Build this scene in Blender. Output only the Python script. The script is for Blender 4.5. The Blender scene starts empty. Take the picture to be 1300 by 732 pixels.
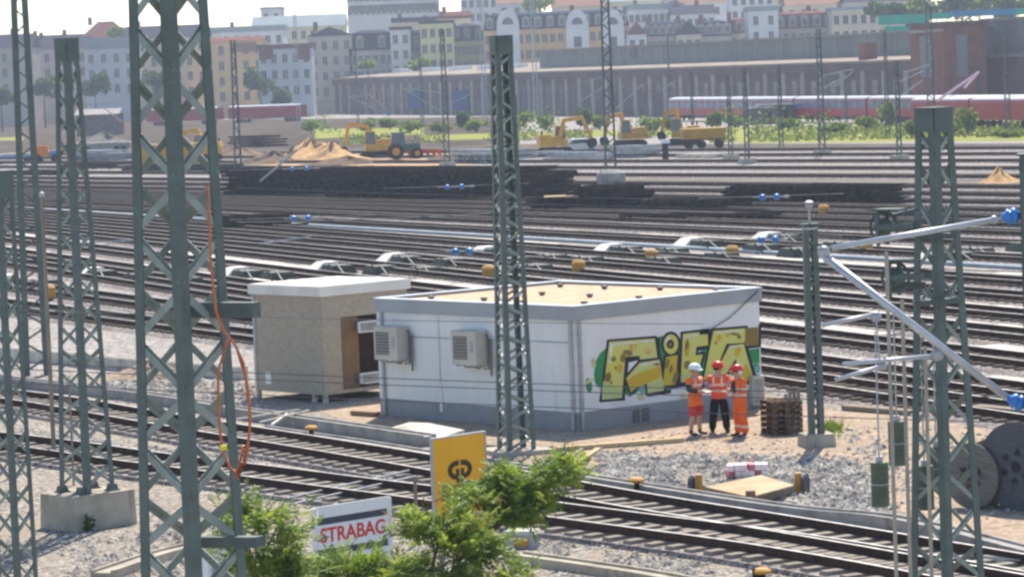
import bpy, math, random
from mathutils import Vector, Matrix
R = math.radians
sc = bpy.context.scene
col = sc.collection
# ------------------------------------------------------------------ camera, sky, sun, exposure
F, H = 4300.0, 9.5                       # focal length in pixels of a 1300 px wide picture, eye height
PITCH, ROLL = math.atan(281 / F), R(2.2)
cam = bpy.data.objects.new('camera', bpy.data.cameras.new('camera'))
col.objects.link(cam); sc.camera = cam
cam.location = (0, 0, H)
CM = Matrix.Rotation(R(90) - PITCH, 3, 'X') @ Matrix.Rotation(-ROLL, 3, 'Z')
cam.rotation_euler = CM.to_euler()
cam.data.sensor_width = 36
cam.data.lens = F / 1300 * 36
cam.data.clip_start, cam.data.clip_end = 1, 9000
SUN_EL, SUN_AZ = 54, 10                  # azimuth clockwise from the viewing direction
w = bpy.data.worlds.new('World'); sc.world = w; w.use_nodes = True
nt = w.node_tree
sky = nt.nodes.new('ShaderNodeTexSky'); sky.sky_type = 'NISHITA'; sky.sun_disc = False
sky.sun_elevation, sky.sun_rotation = R(SUN_EL), R(SUN_AZ)
sky.air_density, sky.dust_density, sky.ozone_density = 1.0, 0.6, 1.6
bg = nt.nodes['Background']; bg.inputs[1].default_value = 0.13
nt.links.new(sky.outputs[0], bg.inputs[0])
sl = bpy.data.lights.new('sun', 'SUN'); sl.energy = 5.0; sl.angle = R(0.5); sl.color = (1, .925, .81)
sun = bpy.data.objects.new('sun', sl); col.objects.link(sun)
sun.rotation_euler = (R(90 - SUN_EL), 0, R(180 - SUN_AZ))
sc.view_settings.view_transform = 'Standard'; sc.view_settings.look = 'None'
sc.view_settings.exposure = 0.85; sc.view_settings.gamma = 1
sc.cycles.pixel_filter_type = 'BLACKMAN_HARRIS'; sc.cycles.filter_width = 2.6
sc.cycles.max_bounces = 6; sc.cycles.volume_bounces = 0
sc.cycles.use_denoising = True

# ------------------------------------------------------------------ helpers
def ray(px, py):
    return CM @ Vector((px - 650, 366 - py, -F))
def G(px, py, z=0.0):                    # where a sight line meets the level z
    d = ray(px, py); t = (z - H) / d.z
    return Vector((d.x * t, d.y * t, z))
def A(px, py, Y):                        # point of a sight line at distance Y
    d = ray(px, py); t = Y / d.y
    return Vector((d.x * t, Y, H + d.z * t))
def onplane(px, py, p, n):
    d = ray(px, py); o = Vector((0, 0, H)); t = (p - o).dot(n) / d.dot(n)
    return o + d * t
def S(Y): return F / Y
V = Vector
MATS = {}
def M(name, c, c2=None, scale=4.0, rough=.85, metal=0.0, bump=0.0, bscale=None, detail=4, stretch=None, lo=.35, hi=.65, spec=.3, spot=None):
    if name in MATS: return MATS[name]
    m = bpy.data.materials.new(name); m.use_nodes = True; MATS[name] = m
    t = m.node_tree; b = t.nodes['Principled BSDF']; L = t.links.new
    b.inputs['Roughness'].default_value = rough; b.inputs['Metallic'].default_value = metal
    b.inputs['Specular IOR Level'].default_value = spec if rough < .8 else 0.0
    if c2 is None: c2 = tuple(x * .72 for x in c)
    tc = t.nodes.new('ShaderNodeTexCoord'); src = tc.outputs['Object']
    if stretch:
        mp = t.nodes.new('ShaderNodeMapping'); mp.inputs['Scale'].default_value = stretch; L(src, mp.inputs[0]); src = mp.outputs[0]
    n = t.nodes.new('ShaderNodeTexNoise'); n.inputs['Scale'].default_value = scale; n.inputs['Detail'].default_value = detail
    n.inputs['Roughness'].default_value = .65
    L(src, n.inputs['Vector'])
    r = t.nodes.new('ShaderNodeValToRGB'); r.color_ramp.elements[0].position = lo; r.color_ramp.elements[1].position = hi
    r.color_ramp.elements[0].color = (*c2, 1); r.color_ramp.elements[1].color = (*c, 1)
    L(n.outputs[0], r.inputs[0]); L(r.outputs[0], b.inputs['Base Color'])
    if spot:                             # rust, stains or chipped patches with a shape of their own
        sc_, ssc, slo, shi, sst = spot
        mp = t.nodes.new('ShaderNodeMapping'); mp.inputs['Scale'].default_value = sst; mp.inputs['Location'].default_value = (3.1, 1.7, 5.3); L(tc.outputs['Object'], mp.inputs[0])
        n3 = t.nodes.new('ShaderNodeTexNoise'); n3.inputs['Scale'].default_value = ssc; n3.inputs['Detail'].default_value = 6; n3.inputs['Roughness'].default_value = .7; L(mp.outputs[0], n3.inputs['Vector'])
        r3 = t.nodes.new('ShaderNodeMapRange'); r3.inputs[1].default_value = slo; r3.inputs[2].default_value = shi; L(n3.outputs[0], r3.inputs[0])
        m3 = t.nodes.new('ShaderNodeMix'); m3.data_type = 'RGBA'; L(r3.outputs[0], m3.inputs[0]); L(r.outputs[0], m3.inputs[6]); m3.inputs[7].default_value = (*sc_, 1); L(m3.outputs[2], b.inputs['Base Color'])
    if bump:
        n2 = t.nodes.new('ShaderNodeTexNoise'); n2.inputs['Scale'].default_value = bscale or scale * 6; n2.inputs['Detail'].default_value = 3
        L(src, n2.inputs['Vector'])
        bp = t.nodes.new('ShaderNodeBump'); bp.inputs['Strength'].default_value = bump; bp.inputs['Distance'].default_value = .05
        L(n2.outputs[0], bp.inputs['Height']); L(bp.outputs[0], b.inputs['Normal'])
    return m
def gravel(name, cs, cell=9.0, patch=.25, var=1.0, bump=.8, pc=None):
    """stones as voronoi cells of varied colour, with large soft patches of a second tone"""
    m = bpy.data.materials.new(name); m.use_nodes = True; MATS[name] = m
    t = m.node_tree; b = t.nodes['Principled BSDF']; L = t.links.new
    b.inputs['Roughness'].default_value = .95; b.inputs['Specular IOR Level'].default_value = 0.0
    tc = t.nodes.new('ShaderNodeTexCoord'); src = tc.outputs['Object']
    v = t.nodes.new('ShaderNodeTexVoronoi'); v.inputs['Scale'].default_value = cell; L(src, v.inputs['Vector'])
    s = t.nodes.new('ShaderNodeSeparateColor'); L(v.outputs['Color'], s.inputs[0])
    r = t.nodes.new('ShaderNodeValToRGB'); cr = r.color_ramp
    cr.elements[0].position = 0; cr.elements[0].color = (*cs[0], 1); cr.elements[1].position = 1; cr.elements[1].color = (*cs[-1], 1)
    for i, c in enumerate(cs[1:-1]):
        e = cr.elements.new((i + 1) / (len(cs) - 1)); e.color = (*c, 1)
    L(s.outputs[0], r.inputs[0])
    n = t.nodes.new('ShaderNodeTexNoise'); n.inputs['Scale'].default_value = patch; n.inputs['Detail'].default_value = 6; n.inputs['Roughness'].default_value = .6
    L(src, n.inputs['Vector'])
    mx = t.nodes.new('ShaderNodeMix'); mx.data_type = 'RGBA'
    rr = t.nodes.new('ShaderNodeMapRange'); rr.inputs[1].default_value = .42; rr.inputs[2].default_value = .66; rr.inputs[4].default_value = var
    L(n.outputs[0], rr.inputs[0]); L(rr.outputs[0], mx.inputs[0]); L(r.outputs[0], mx.inputs[6])
    mx.inputs[7].default_value = (*(pc or cs[0]), 1)
    L(mx.outputs[2], b.inputs['Base Color'])
    bp = t.nodes.new('ShaderNodeBump'); bp.inputs['Strength'].default_value = bump; bp.inputs['Distance'].default_value = .04
    L(v.outputs['Distance'], bp.inputs['Height']); bp.invert = True
    L(bp.outputs[0], b.inputs['Normal'])
    return m

class MB:
    def __init__(s): s.v = []; s.f = []; s.m = []; s.smooth = False
    def add(s, vs, fs, mi=0):
        o = len(s.v); s.v += [V(p) for p in vs]; s.f += [tuple(i + o for i in f) for f in fs]; s.m += [mi] * len(fs); return s
    def hexa(s, a, mi=0):                # eight corners: bottom ring then top ring
        return s.add(a, [(3, 2, 1, 0), (4, 5, 6, 7), (0, 1, 5, 4), (1, 2, 6, 5), (2, 3, 7, 6), (3, 0, 4, 7)], mi)
    def box(s, c, d, rz=0, mi=0, tz=None):
        c = V(c); x, y, z = d[0] / 2, d[1] / 2, d[2] / 2; m = Matrix.Rotation(rz, 3, 'Z')
        if tz is not None: m = m @ Matrix.Rotation(tz, 3, 'Y')
        return s.hexa([c + m @ V(p) for p in [(-x, -y, -z), (x, -y, -z), (x, y, -z), (-x, y, -z), (-x, -y, z), (x, -y, z), (x, y, z), (-x, y, z)]], mi)
    def taper(s, c, d0, d1, h, rz=0, mi=0, sh=(0, 0)):  # frustum standing on c
        c = V(c); m = Matrix.Rotation(rz, 3, 'Z'); a = []
        for (dx, dy), z, o in ((d0, 0, (0, 0)), (d1, h, sh)):
            a += [c + m @ V((sx * dx / 2 + o[0], sy * dy / 2 + o[1], z)) for sx, sy in ((-1, -1), (1, -1), (1, 1), (-1, 1))]
        return s.hexa(a, mi)
    def bar(s, p, q, w_, h, up=(0, 0, 1), mi=0):
        p, q = V(p), V(q); d = (q - p).normalized(); u = V(up)
        if abs(d.dot(u)) > .98: u = V((1, 0, 0))
        a = d.cross(u).normalized() * w_ / 2; b = a.cross(d).normalized() * h / 2
        return s.hexa([p - a - b, p + a - b, p + a + b, p - a + b, q - a - b, q + a - b, q + a + b, q - a + b], mi)
    def tube(s, pts, r, n=8, mi=0, caps=True):
        pts = [V(p) for p in pts]; rs = r if isinstance(r, (list, tuple)) else [r] * len(pts)
        o = len(s.v)
        for i, p in enumerate(pts):
            d = (pts[min(i + 1, len(pts) - 1)] - pts[max(i - 1, 0)]).normalized()
            u = V((0, 0, 1)) if abs(d.z) < .9 else V((1, 0, 0))
            a = d.cross(u).normalized(); b = d.cross(a)
            for k in range(n):
                an = 2 * math.pi * k / n
                s.v.append(p + (a * math.cos(an) + b * math.sin(an)) * rs[i])
        for i in range(len(pts) - 1):
            for k in range(n):
                k2 = (k + 1) % n
                s.f.append((o + i * n + k, o + i * n + k2, o + (i + 1) * n + k2, o + (i + 1) * n + k)); s.m.append(mi)
        if caps:
            s.f.append(tuple(o + k for k in range(n))[::-1]); s.m.append(mi)
            s.f.append(tuple(o + (len(pts) - 1) * n + k for k in range(n))); s.m.append(mi)
        return s
    def lathe(s, c, prof, n=16, mi=0, axis=None):
        ax = V(axis or (0, 0, 1)).normalized()
        return s.tube([V(c) + ax * z for r, z in prof], [max(r, .0005) for r, z in prof], n, mi)
    def prism(s, pts, d, mi=0):          # planar outline swept along d
        pts = [V(p) for p in pts]; n = len(pts); d = V(d)
        return s.add(pts + [p + d for p in pts], [tuple(range(n))[::-1], tuple(range(n, 2 * n))] + [(i, (i + 1) % n, n + (i + 1) % n, n + i) for i in range(n)], mi)
    def poly(s, pts, mi=0): return s.add(pts, [tuple(range(len(pts)))], mi)
    def blob(s, c, r, mi=0, n=10, k=6, jit=0, rnd=random):
        prof = []
        c = V(c); vs = []; fs = []
        rx, ry, rz = r if isinstance(r, (tuple, list)) else (r, r, r)
        for i in range(k + 1):
            th = math.pi * i / k
            for j in range(n):
                ph = 2 * math.pi * j / n; q = 1 + rnd.uniform(-jit, jit)
                vs.append(c + V((rx * math.sin(th) * math.cos(ph) * q, ry * math.sin(th) * math.sin(ph) * q, rz * math.cos(th) * q)))
        for i in range(k):
            for j in range(n):
                j2 = (j + 1) % n; fs.append((i * n + j, (i + 1) * n + j, (i + 1) * n + j2, i * n + j2))
        return s.add(vs, fs, mi)
    def build(s, name, mats, parent=None, world=False, smooth=None):
        me = bpy.data.meshes.new(name)
        vs = s.v
        if world and parent is not None:
            r = parent
            while r.parent: r = r.parent
            inv = (Matrix.Translation(r.location) @ r.rotation_euler.to_matrix().to_4x4()).inverted()
            vs = [inv @ p for p in vs]
        me.from_pydata([tuple(p) for p in vs], [], s.f)
        for m in (mats if isinstance(mats, (list, tuple)) else [mats]): me.materials.append(m)
        if any(s.m): me.polygons.foreach_set('material_index', s.m)
        if smooth: me.polygons.foreach_set('use_smooth', [True] * len(s.f))
        me.validate(); me.update()
        o = bpy.data.objects.new(name, me); col.objects.link(o)
        if parent is not None: o.parent = parent
        return o
def tag(o, label=None, cat=None, group=None, kind=None):
    if label: o['label'] = label
    if cat: o['category'] = cat
    if group: o['group'] = group
    if kind: o['kind'] = kind
    return o
def thing(name, label, cat, loc=(0, 0, 0), rz=0, group=None):
    o = bpy.data.objects.new(name, None); col.objects.link(o); o.empty_display_size = .3
    o.location = loc; o.rotation_euler = (0, 0, rz)
    return tag(o, label, cat, group)
KIDS = {}
def copy_tree(o, parent=None, loc=None, rz=None, label=None, group=None):
    c = o.copy(); col.objects.link(c); c.parent = parent
    if loc is not None: c.location = loc
    if rz is not None: c.rotation_euler = (0, 0, rz)
    if label: c['label'] = label
    if group: c['group'] = group
    for ch in list(o.children): copy_tree(ch, c)
    return c
def lerp(a, b, t): return a + (b - a) * t
# ------------------------------------------------------------------ materials
mGravel = gravel('gravel', [(.085, .075, .065), (.18, .16, .14), (.30, .275, .24), (.44, .40, .35)], cell=13, patch=.5, var=.75, pc=(.27, .225, .17))
mBallast = gravel('ballast', [(.065, .057, .055), (.16, .142, .135), (.265, .24, .225), (.38, .35, .325)], cell=12, patch=.3, var=.6, pc=(.19, .16, .145))
mYard = gravel('yard ballast', [(.085, .078, .075), (.20, .185, .175), (.33, .305, .285), (.46, .43, .40)], cell=10, patch=.12, var=.6, pc=(.28, .245, .215))
mSand = gravel('sandy soil', [(.20, .15, .11), (.33, .25, .185), (.42, .33, .24), (.28, .215, .16)], cell=9, patch=.8, var=.85, bump=.6, pc=(.27, .215, .165))
mStone = gravel('stone', [(.14, .13, .125), (.27, .255, .235), (.37, .34, .29), (.52, .48, .42)], cell=4, patch=2, var=.2, bump=0)
mRoad = M('pale road gravel', (.44, .42, .38), (.33, .31, .28), scale=.5, bump=.3, bscale=12)
mGrass = M('grass', (.17, .21, .045), (.27, .25, .08), scale=.25, rough=1, bump=.6, bscale=4)
mConc = M('concrete', (.36, .345, .32), (.25, .235, .215), scale=2, bump=.15, bscale=20, spot=((.17, .15, .12), 1.5, .55, .72, (1, 1, .5)))
mConcW = M('warm concrete', (.42, .38, .31), (.30, .27, .22), scale=1.5, bump=.15, bscale=20, spot=((.16, .14, .11), 2.5, .55, .75, (1, 1, .3)))
mConcL = M('pale concrete', (.58, .55, .49), (.38, .355, .31), scale=1.2, bump=.2, bscale=20, spot=((.22, .19, .15), .8, .52, .7, (1, 1, 1)))
mRail = M('rail rust', (.085, .055, .042), (.045, .032, .027), scale=6, rough=.8)
mRailTop = M('rail top', (.40, .385, .37), (.26, .235, .22), scale=3, rough=.45, metal=.9)
mSleep = M('sleeper', (.16, .135, .115), (.085, .07, .06), scale=3)
mSleepC = M('pale sleeper', (.33, .295, .245), (.18, .155, .13), scale=2.5)
mGreen = M('mast green', (.102, .134, .118), (.072, .096, .086), scale=3, rough=.55, spec=.4, spot=((.10, .065, .04), 5, .60, .74, (1, 1, .35)))
mGreenL = M('mast bracing', (.26, .30, .26), (.17, .20, .175), scale=3, rough=.45, spec=.5)  # paler than the legs: sun highlights on the bars put into the colour
mGreenD = M('weathered mast', (.10, .125, .115), (.065, .08, .075), scale=3, rough=.6)
mGalv = M('galvanised steel', (.42, .43, .44), (.30, .31, .32), scale=3, rough=.45, metal=.3)
mAlu = M('aluminium tube', (.52, .53, .55), (.40, .41, .43), scale=3, rough=.4, metal=.35)
mWire = M('wire', (.12, .12, .12), (.08, .08, .08), scale=1, rough=.6)
mBlue = M('blue insulator', (.05, .22, .58), (.035, .17, .48), scale=4, rough=.3)
mWhite = M('white render', (.75, .74, .72), (.68, .67, .645), scale=1.6, stretch=(1, 1, .22), rough=.9, spot=((.54, .51, .46), 2.2, .60, .80, (1.3, 1.3, .12)))
mGreyP = M('grey plinth', (.30, .305, .315), (.25, .255, .265), scale=1.5, rough=.9, spot=((.30, .25, .19), 2.5, .52, .72, (1, 1, .6)))
mFascia = M('grey fascia', (.36, .37, .38), (.31, .315, .325), scale=1, rough=.6)
mRoofG = M('roof gravel', (.55, .40, .29), (.42, .29, .20), scale=2.2, bump=.4, bscale=25)
mTrim = M('roof edge metal', (.55, .60, .64), (.48, .52, .56), scale=1, rough=.35, metal=.3)
mOSB = M('chipboard', (.42, .36, .285), (.32, .272, .21), scale=6, stretch=(1, 1, 1.7), rough=.8, lo=.3, hi=.7)
mOSBd = M('brown board', (.22, .13, .065), (.17, .10, .05), scale=2, rough=.7)
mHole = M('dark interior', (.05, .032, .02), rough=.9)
mShedRoof = M('pale shed roof', (.72, .68, .62), (.62, .58, .52), scale=1, rough=.8)
mCream = M('cream housing', (.52, .49, .42), (.46, .43, .37), scale=2, rough=.6)
mGrille = M('dark grille', (.16, .15, .13), (.11, .10, .09), scale=20, rough=.7)
mBlack = M('black', (.018, .018, .02), rough=.6)
mYellowSign = M('yellow sign sheet', (.80, .40, .010), (.72, .345, .008), scale=.8, rough=.45)
mSignW = M('white sign sheet', (.72, .72, .72), (.66, .66, .66), scale=.8, rough=.5)
mRedTxt = M('red lettering', (.60, .02, .025), (.52, .016, .02), scale=1, rough=.5)
mBrownTxt = M('dark brown lettering', (.05, .028, .012), rough=.6)
mSlate = M('dark panel', (.05, .06, .085), rough=.5)
mTimber = M('fresh timber', (.55, .42, .26), (.44, .32, .18), scale=1.5, stretch=(6, 6, .8), rough=.8)
mTimberG = M('weathered timber', (.30, .255, .20), (.20, .165, .13), scale=1.5, stretch=(6, 6, .8), rough=.85)
mPly = M('plywood', (.46, .36, .24), (.36, .27, .17), scale=1, rough=.8)
mDrum = M('drum boards', (.19, .175, .16), (.12, .11, .10), scale=4, stretch=(1, 1, 5), rough=.9)
mDrumD = M('dark drum boards', (.12, .12, .13), (.075, .077, .083), scale=4, stretch=(1, 1, 5), rough=.9)
mOcher = M('ochre paint', (.45, .25, .05), (.44, .21, .02), scale=3, rough=.6)
mYellow = M('machine yellow', (.56, .32, .02), (.44, .23, .015), scale=1.5, rough=.5)
mTrack = M('crawler black', (.03, .028, .026), rough=.9)
mGlass = M('dark glass', (.045, .055, .07), (.03, .04, .05), scale=1, rough=.12, spec=.6)
mOrangeC = M('orange cable sheath', (.46, .10, .02), (.38, .075, .015), scale=3, rough=.25, spec=.6)
mLeaf = M('leaf', (.19, .28, .035), (.09, .16, .02), scale=7, rough=.5, spec=.4)
mLeafY = M('young leaf', (.36, .42, .06), (.21, .28, .04), scale=7, rough=.5, spec=.4)
mLeafD = M('far foliage', (.08, .125, .025), (.04, .075, .016), scale=.6, rough=.8)
mLeafB = M('bush foliage', (.21, .27, .05), (.12, .18, .03), scale=.5, rough=.8)
for _m in (mLeaf, mLeafY, mLeafB, mLeafD):
    _t = _m.node_tree; _p = _t.nodes['Principled BSDF']; _o = _t.nodes['Material Output']
    _tr = _t.nodes.new('ShaderNodeBsdfTranslucent'); _mx = _t.nodes.new('ShaderNodeMixShader'); _mx.inputs[0].default_value = .5
    _t.links.new(_p.inputs['Base Color'].links[0].from_socket, _tr.inputs['Color'])
    _t.links.new(_p.outputs[0], _mx.inputs[1]); _t.links.new(_tr.outputs[0], _mx.inputs[2]); _t.links.new(_mx.outputs[0], _o.inputs['Surface'])
mBark = M('bark', (.12, .095, .07), (.07, .055, .04), scale=8, rough=.95)
mRedT = M('train red', (.36, .016, .02), (.29, .012, .016), scale=.5, rough=.45)
mTrainRoof = M('train roof', (.36, .38, .41), (.28, .30, .33), scale=.5, rough=.6)
mTrainWin = M('train window', (.16, .22, .32), (.10, .15, .24), scale=.5, rough=.15, spec=.7)  # blue of the reflected sky is put into the pane colour
mBrick = M('brick', (.26, .125, .09), (.19, .09, .07), scale=.6, rough=.9)
mBrickD = M('sooty brick', (.175, .13, .115), (.12, .09, .085), scale=.25, rough=.9)
mPil = M('pale pilaster', (.36, .31, .27), (.28, .24, .21), scale=.4, rough=.9)
mHallRoof = M('hall roof', (.30, .255, .21), (.22, .185, .155), scale=.2, rough=.9)
mClere = M('clerestory cladding', (.25, .245, .23), (.18, .18, .17), scale=.25, stretch=(1, 1, .3), rough=.9)
mOldWood = M('tarred sleepers', (.055, .044, .038), (.018, .015, .013), scale=2.5, rough=.95)
mSandPile = M('sand', (.56, .36, .18), (.36, .22, .11), scale=.9, rough=1, bump=.4, bscale=4)
mSteelRust = M('rust', (.22, .075, .03), (.12, .04, .02), scale=2, rough=.9)

# ------------------------------------------------------------------ ground, roads, tracks
def ground_sheet(name, pts, mat, z, kind='structure', world_pts=False):
    b = MB(); b.poly([V((p.x, p.y, z)) for p in (pts if world_pts else [G(*q) for q in pts])]); o = b.build(name, mat)
    return tag(o, kind=kind)
b = MB(); b.add([(-3000, -50, 0), (3000, -50, 0), (3000, 6000, 0), (-3000, 6000, 0)], [(0, 1, 2, 3)])
tag(b.build('ground', mYard), kind='structure')
# near gravel apron in front of and around the hut
ground_sheet('gravel_apron', [(-120, 470), (330, 486), (640, 470), (980, 500), (1420, 540), (1500, 900), (-200, 900)], mGravel, .004)
ground_sheet('sandy_ground', [(500, 505), (700, 500), (960, 505), (1060, 522), (1420, 545), (1420, 615), (1250, 640), (1130, 640), (1090, 600), (1000, 590), (860, 583), (790, 596), (745, 590), (600, 580), (545, 560), (440, 535), (400, 520)], mSand, .008)
ground_sheet('sandy_track_bed', [(1100, 640), (1200, 628), (1420, 640), (1420, 720), (1300, 695), (1170, 655)], mSand, .010)
ground_sheet('gravel_road', [(-120, 256), (300, 252), (700, 254), (760, 260), (620, 270), (330, 277), (100, 281), (-120, 283)], mRoad, .004)
ground_sheet('gravel_field', [(700, 226), (930, 219), (1420, 219), (1420, 236), (1150, 234), (930, 240), (720, 242)], M('field gravel', (.20, .18, .15), (.12, .105, .09), scale=.25, bump=.3, bscale=10), .006)
ground_sheet('access_road', [(-120, 198), (300, 190), (640, 183), (1420, 182), (1420, 188), (640, 193), (300, 203), (-120, 212)], M('grey road gravel', (.13, .118, .105), (.08, .072, .064), scale=.3), .005)
ground_sheet('earth_yard', [(330, 196), (450, 192), (600, 195), (650, 200), (600, 209), (420, 213), (330, 212)], mSandPile, .010)
ground_sheet('earth_yard', [(-200, 160), (300, 152), (660, 148), (660, 184), (300, 190), (-200, 198)], M('dark yard earth', (.115, .092, .072), (.055, .047, .04), scale=.12, detail=8), .008)
# pale walkways between the tracks
def strip(name, pts, wid, mat, z=.012, h=.10):
    b = MB(); P = [G(*p) for p in pts]
    for p, q in zip(P, P[1:]): b.bar(p + V((0, 0, h / 2)), q + V((0, 0, h / 2)), wid, h)
    return tag(b.build(name, mat), kind='structure')

RAILP = [(-.035, .172), (.035, .172), (.035, .13), (.01, .12), (.01, .03), (.07, .012), (.07, 0), (-.07, 0), (-.07, .012), (-.01, .03), (-.01, .12), (-.035, .13)]
def rail_mesh(pts, z):
    b = MB(); n = len(RAILP); rows = []
    for i, p in enumerate(pts):
        d = (pts[min(i + 1, len(pts) - 1)] - pts[max(i - 1, 0)]).normalized(); a = V((d.y, -d.x, 0))
        rows.append([p + a * x + V((0, 0, z + y)) for x, y in RAILP])
    vs = [p for r_ in rows for p in r_]; fs = []; ms = []
    for i in range(len(rows) - 1):
        for k in range(n):
            k2 = (k + 1) % n; fs.append((i * n + k, (i + 1) * n + k, (i + 1) * n + k2, i * n + k2)); ms.append(1 if k == 0 else 0)
    b.add(vs, fs); b.m = ms
    fs2 = [tuple(range(n)), tuple(range((len(rows) - 1) * n, len(rows) * n))[::-1]]
    b.f += fs2; b.m += [0, 0]
    return b
def resample(P, step):
    out = []; acc = 0.0
    for p, q in zip(P, P[1:]):
        L = (q - p).length
        while acc <= L: out.append((lerp(p, q, acc / L), (q - p).normalized())); acc += step
        acc -= L
    return out
def smooth_pts(P, k=3):
    for _ in range(k):
        Q = [P[0]]
        for p, q in zip(P, P[1:]): Q += [lerp(p, q, .25), lerp(p, q, .75)]
        P = Q + [P[-1]]
    return P
def track(P, sl_mat, indiv=False, bed=True, rnd=random.Random(3), rail_h=.19):
    """P: centre line on the ground"""
    b = MB(); ww = (1.6, 1.35) if bed else (1.4, 1.35)
    for i, p in enumerate(P):
        d = (P[min(i + 1, len(P) - 1)] - P[max(i - 1, 0)]).normalized(); a = V((d.y, -d.x, 0))
        b.v += [p - a * ww[0] + V((0, 0, .006)), p - a * ww[1] + V((0, 0, .10)), p + a * ww[1] + V((0, 0, .10)), p + a * ww[0] + V((0, 0, .006))]
    for i in range(len(P) - 1):
        o = i * 4
        for k in range(3): b.f.append((o + k, o + 4 + k, o + 5 + k, o + 1 + k)); b.m.append(0)
    tr = tag(b.build('railway_track', mBallast), kind='structure')
    for s in (-1, 1):
        Q = []
        for i, p in enumerate(P):
            d = (P[min(i + 1, len(P) - 1)] - P[max(i - 1, 0)]).normalized(); Q.append(p + V((d.y, -d.x, 0)) * s * .7535)
        rail_mesh(Q, rail_h - .02).build('rail', [mRail, mRailTop], tr)
    sb = MB(); proto = None
    for p, d in resample(P, .62):
        an = math.atan2(d.y, d.x) + rnd.uniform(-.02, .02); z = .115 + rnd.uniform(-.01, .015)
        if indiv:
            if proto is None:
                x = MB(); x.taper((0, 0, -.06), (.26, 2.5), (.22, 2.46), .12); proto = x.build('sleeper', sl_mat, tr); o = proto
            else:
                o = proto.copy(); col.objects.link(o); o.parent = tr
            o.location = p + V((0, 0, z)); o.rotation_euler = (0, 0, an)
        else: sb.box(p + V((0, 0, z)), (.25, 2.4, .11), an)
    if not indiv: tag(sb.build('sleepers', sl_mat, tr), kind='stuff')
    return tr
VPS = [(190, -3400), (265, -2900), (300, -2400), (343, -2050), (400, -1850), (520, -1800)]
def vpx(y):
    for (a, c), (e, d) in zip(VPS, VPS[1:]):
        if a <= y <= e: return lerp(c, d, (y - a) / (e - a))
def line_through(y, kl=-.172, kr=.172, x=1015):
    p = G(x, y); v = V((vpx(y), F, 0)).normalized()
    out = []
    for k in (kl, kr):
        t = (k * p.y - p.x) / (v.x - k * v.y); out.append(p + v * t)
    return out
YARD = [192, 199, 207, 216, 226, 238, 247, 256, 265, 273, 281, 290, 302, 318, 343, 360, 380, 402, 431, 466, 491]
for y in YARD: track(line_through(y), mSleep)
for (x, y, sl_, x1) in ((250, 399, .135, 620), (250, 424, .13, 560)):
    track([G(-90, y - sl_ * (x + 90)), G(x1, y + sl_ * (x1 - x))], mSleep)
for y, wd in ((332, 1.1), (369, .9), (390, .9), (414, 1.2), (450, 1.3), (309, .7), (480, .8)):
    a, c = line_through(y); b = MB()
    n = 24
    for i in range(n):                     # slabs laid end to end with small gaps
        if random.Random(i * 7 + y).random() < .30: continue
        p, q = lerp(a, c, i / n), lerp(a, c, (i + .985) / n); jt = V((random.Random(i + y).uniform(-.12, .12), random.Random(i - y).uniform(-.12, .12), 0))
        b.bar(p + jt + V((0, 0, .05)), q - jt + V((0, 0, .05)), wd * .75 * random.Random(i * 3).uniform(.7, 1.1), .10)
    tag(b.build('walkway', mConcL), kind='structure')
for y in (297, 325): 
    a, c = line_through(y); b = MB(); b.bar(a + V((0, 0, .1)), c + V((0, 0, .1)), .4, .12)
    tag(b.build('cable_duct', M('duct grey blue', (.36, .41, .46), (.28, .32, .36), scale=.6)), kind='structure')
# foreground tracks curving in front of the hut
T1 = [(-120, 498), (60, 519), (175, 541), (320, 565), (546, 603), (700, 634), (818, 656), (970, 681), (1150, 712), (1400, 757)]
T2 = [(-120, 557), (60, 578), (175, 596), (320, 614), (430, 629), (546, 644), (665, 661), (818, 682), (970, 702), (1150, 733), (1400, 783)]
def trk2(px): return smooth_pts([G(*p) for p in px], 2)
track(trk2(T1), mSleepC, indiv=True, bed=False)
track(trk2(T2), mSleepC, indiv=True, bed=False, rnd=random.Random(8))
# ------------------------------------------------------------------ concrete troughs and walls
def trough(pts, h, wd, name, label, cat, mat=mConc, z0=0):
    P = smooth_pts([G(*p) for p in pts], 2); b = MB(); 
    prof = [(-wd / 2, 0), (-wd / 2, h), (-wd / 2 + .07, h), (-wd / 2 + .07, h - .05), (wd / 2 - .07, h - .05), (wd / 2 - .07, h), (wd / 2, h), (wd / 2, 0)]
    n = len(prof)
    for i, p in enumerate(P):
        d = (P[min(i + 1, len(P) - 1)] - P[max(i - 1, 0)]).normalized(); a = V((d.y, -d.x, 0))
        b.v += [p + a * x + V((0, 0, y)) for x, y in prof]
    for i in range(len(P) - 1):
        for k in range(n - 1): b.f.append((i * n + k, (i + 1) * n + k, (i + 1) * n + k + 1, i * n + k + 1)); b.m.append(0)
    b.f.append(tuple(range(n))); b.f.append(tuple(range((len(P) - 1) * n, len(P) * n))); b.m += [0, 0]
    return tag(b.build(name, mat), label, cat)
trough([(-100, 478), (180, 508), (300, 530), (370, 540), (450, 552), (545, 566)], .30, .45, 'cable_trough', 'grey concrete cable trough running past the foot of the chipboard cabin', 'cable trough')
trough([(330, 554), (370, 561), (460, 574), (547, 589), (680, 609), (757, 621), (880, 641), (970, 655), (1040, 664), (1110, 669), (1180, 682), (1300, 714), (1420, 745)], .30, .45, 'cable_trough', 'long curving concrete cable trough between the front track and the rubble', 'cable trough')
trough([(655, 712), (740, 724), (850, 741), (980, 770)], .18, .5, 'cable_trough', 'low brownish cable trough at the bottom edge below the white box', 'cable trough', mConcW)
trough([(130, 735), (215, 706), (300, 690), (330, 684)], .18, .5, 'cable_trough', 'low cable trough slanting over the gravel at lower left', 'cable trough', mConcW)
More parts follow.
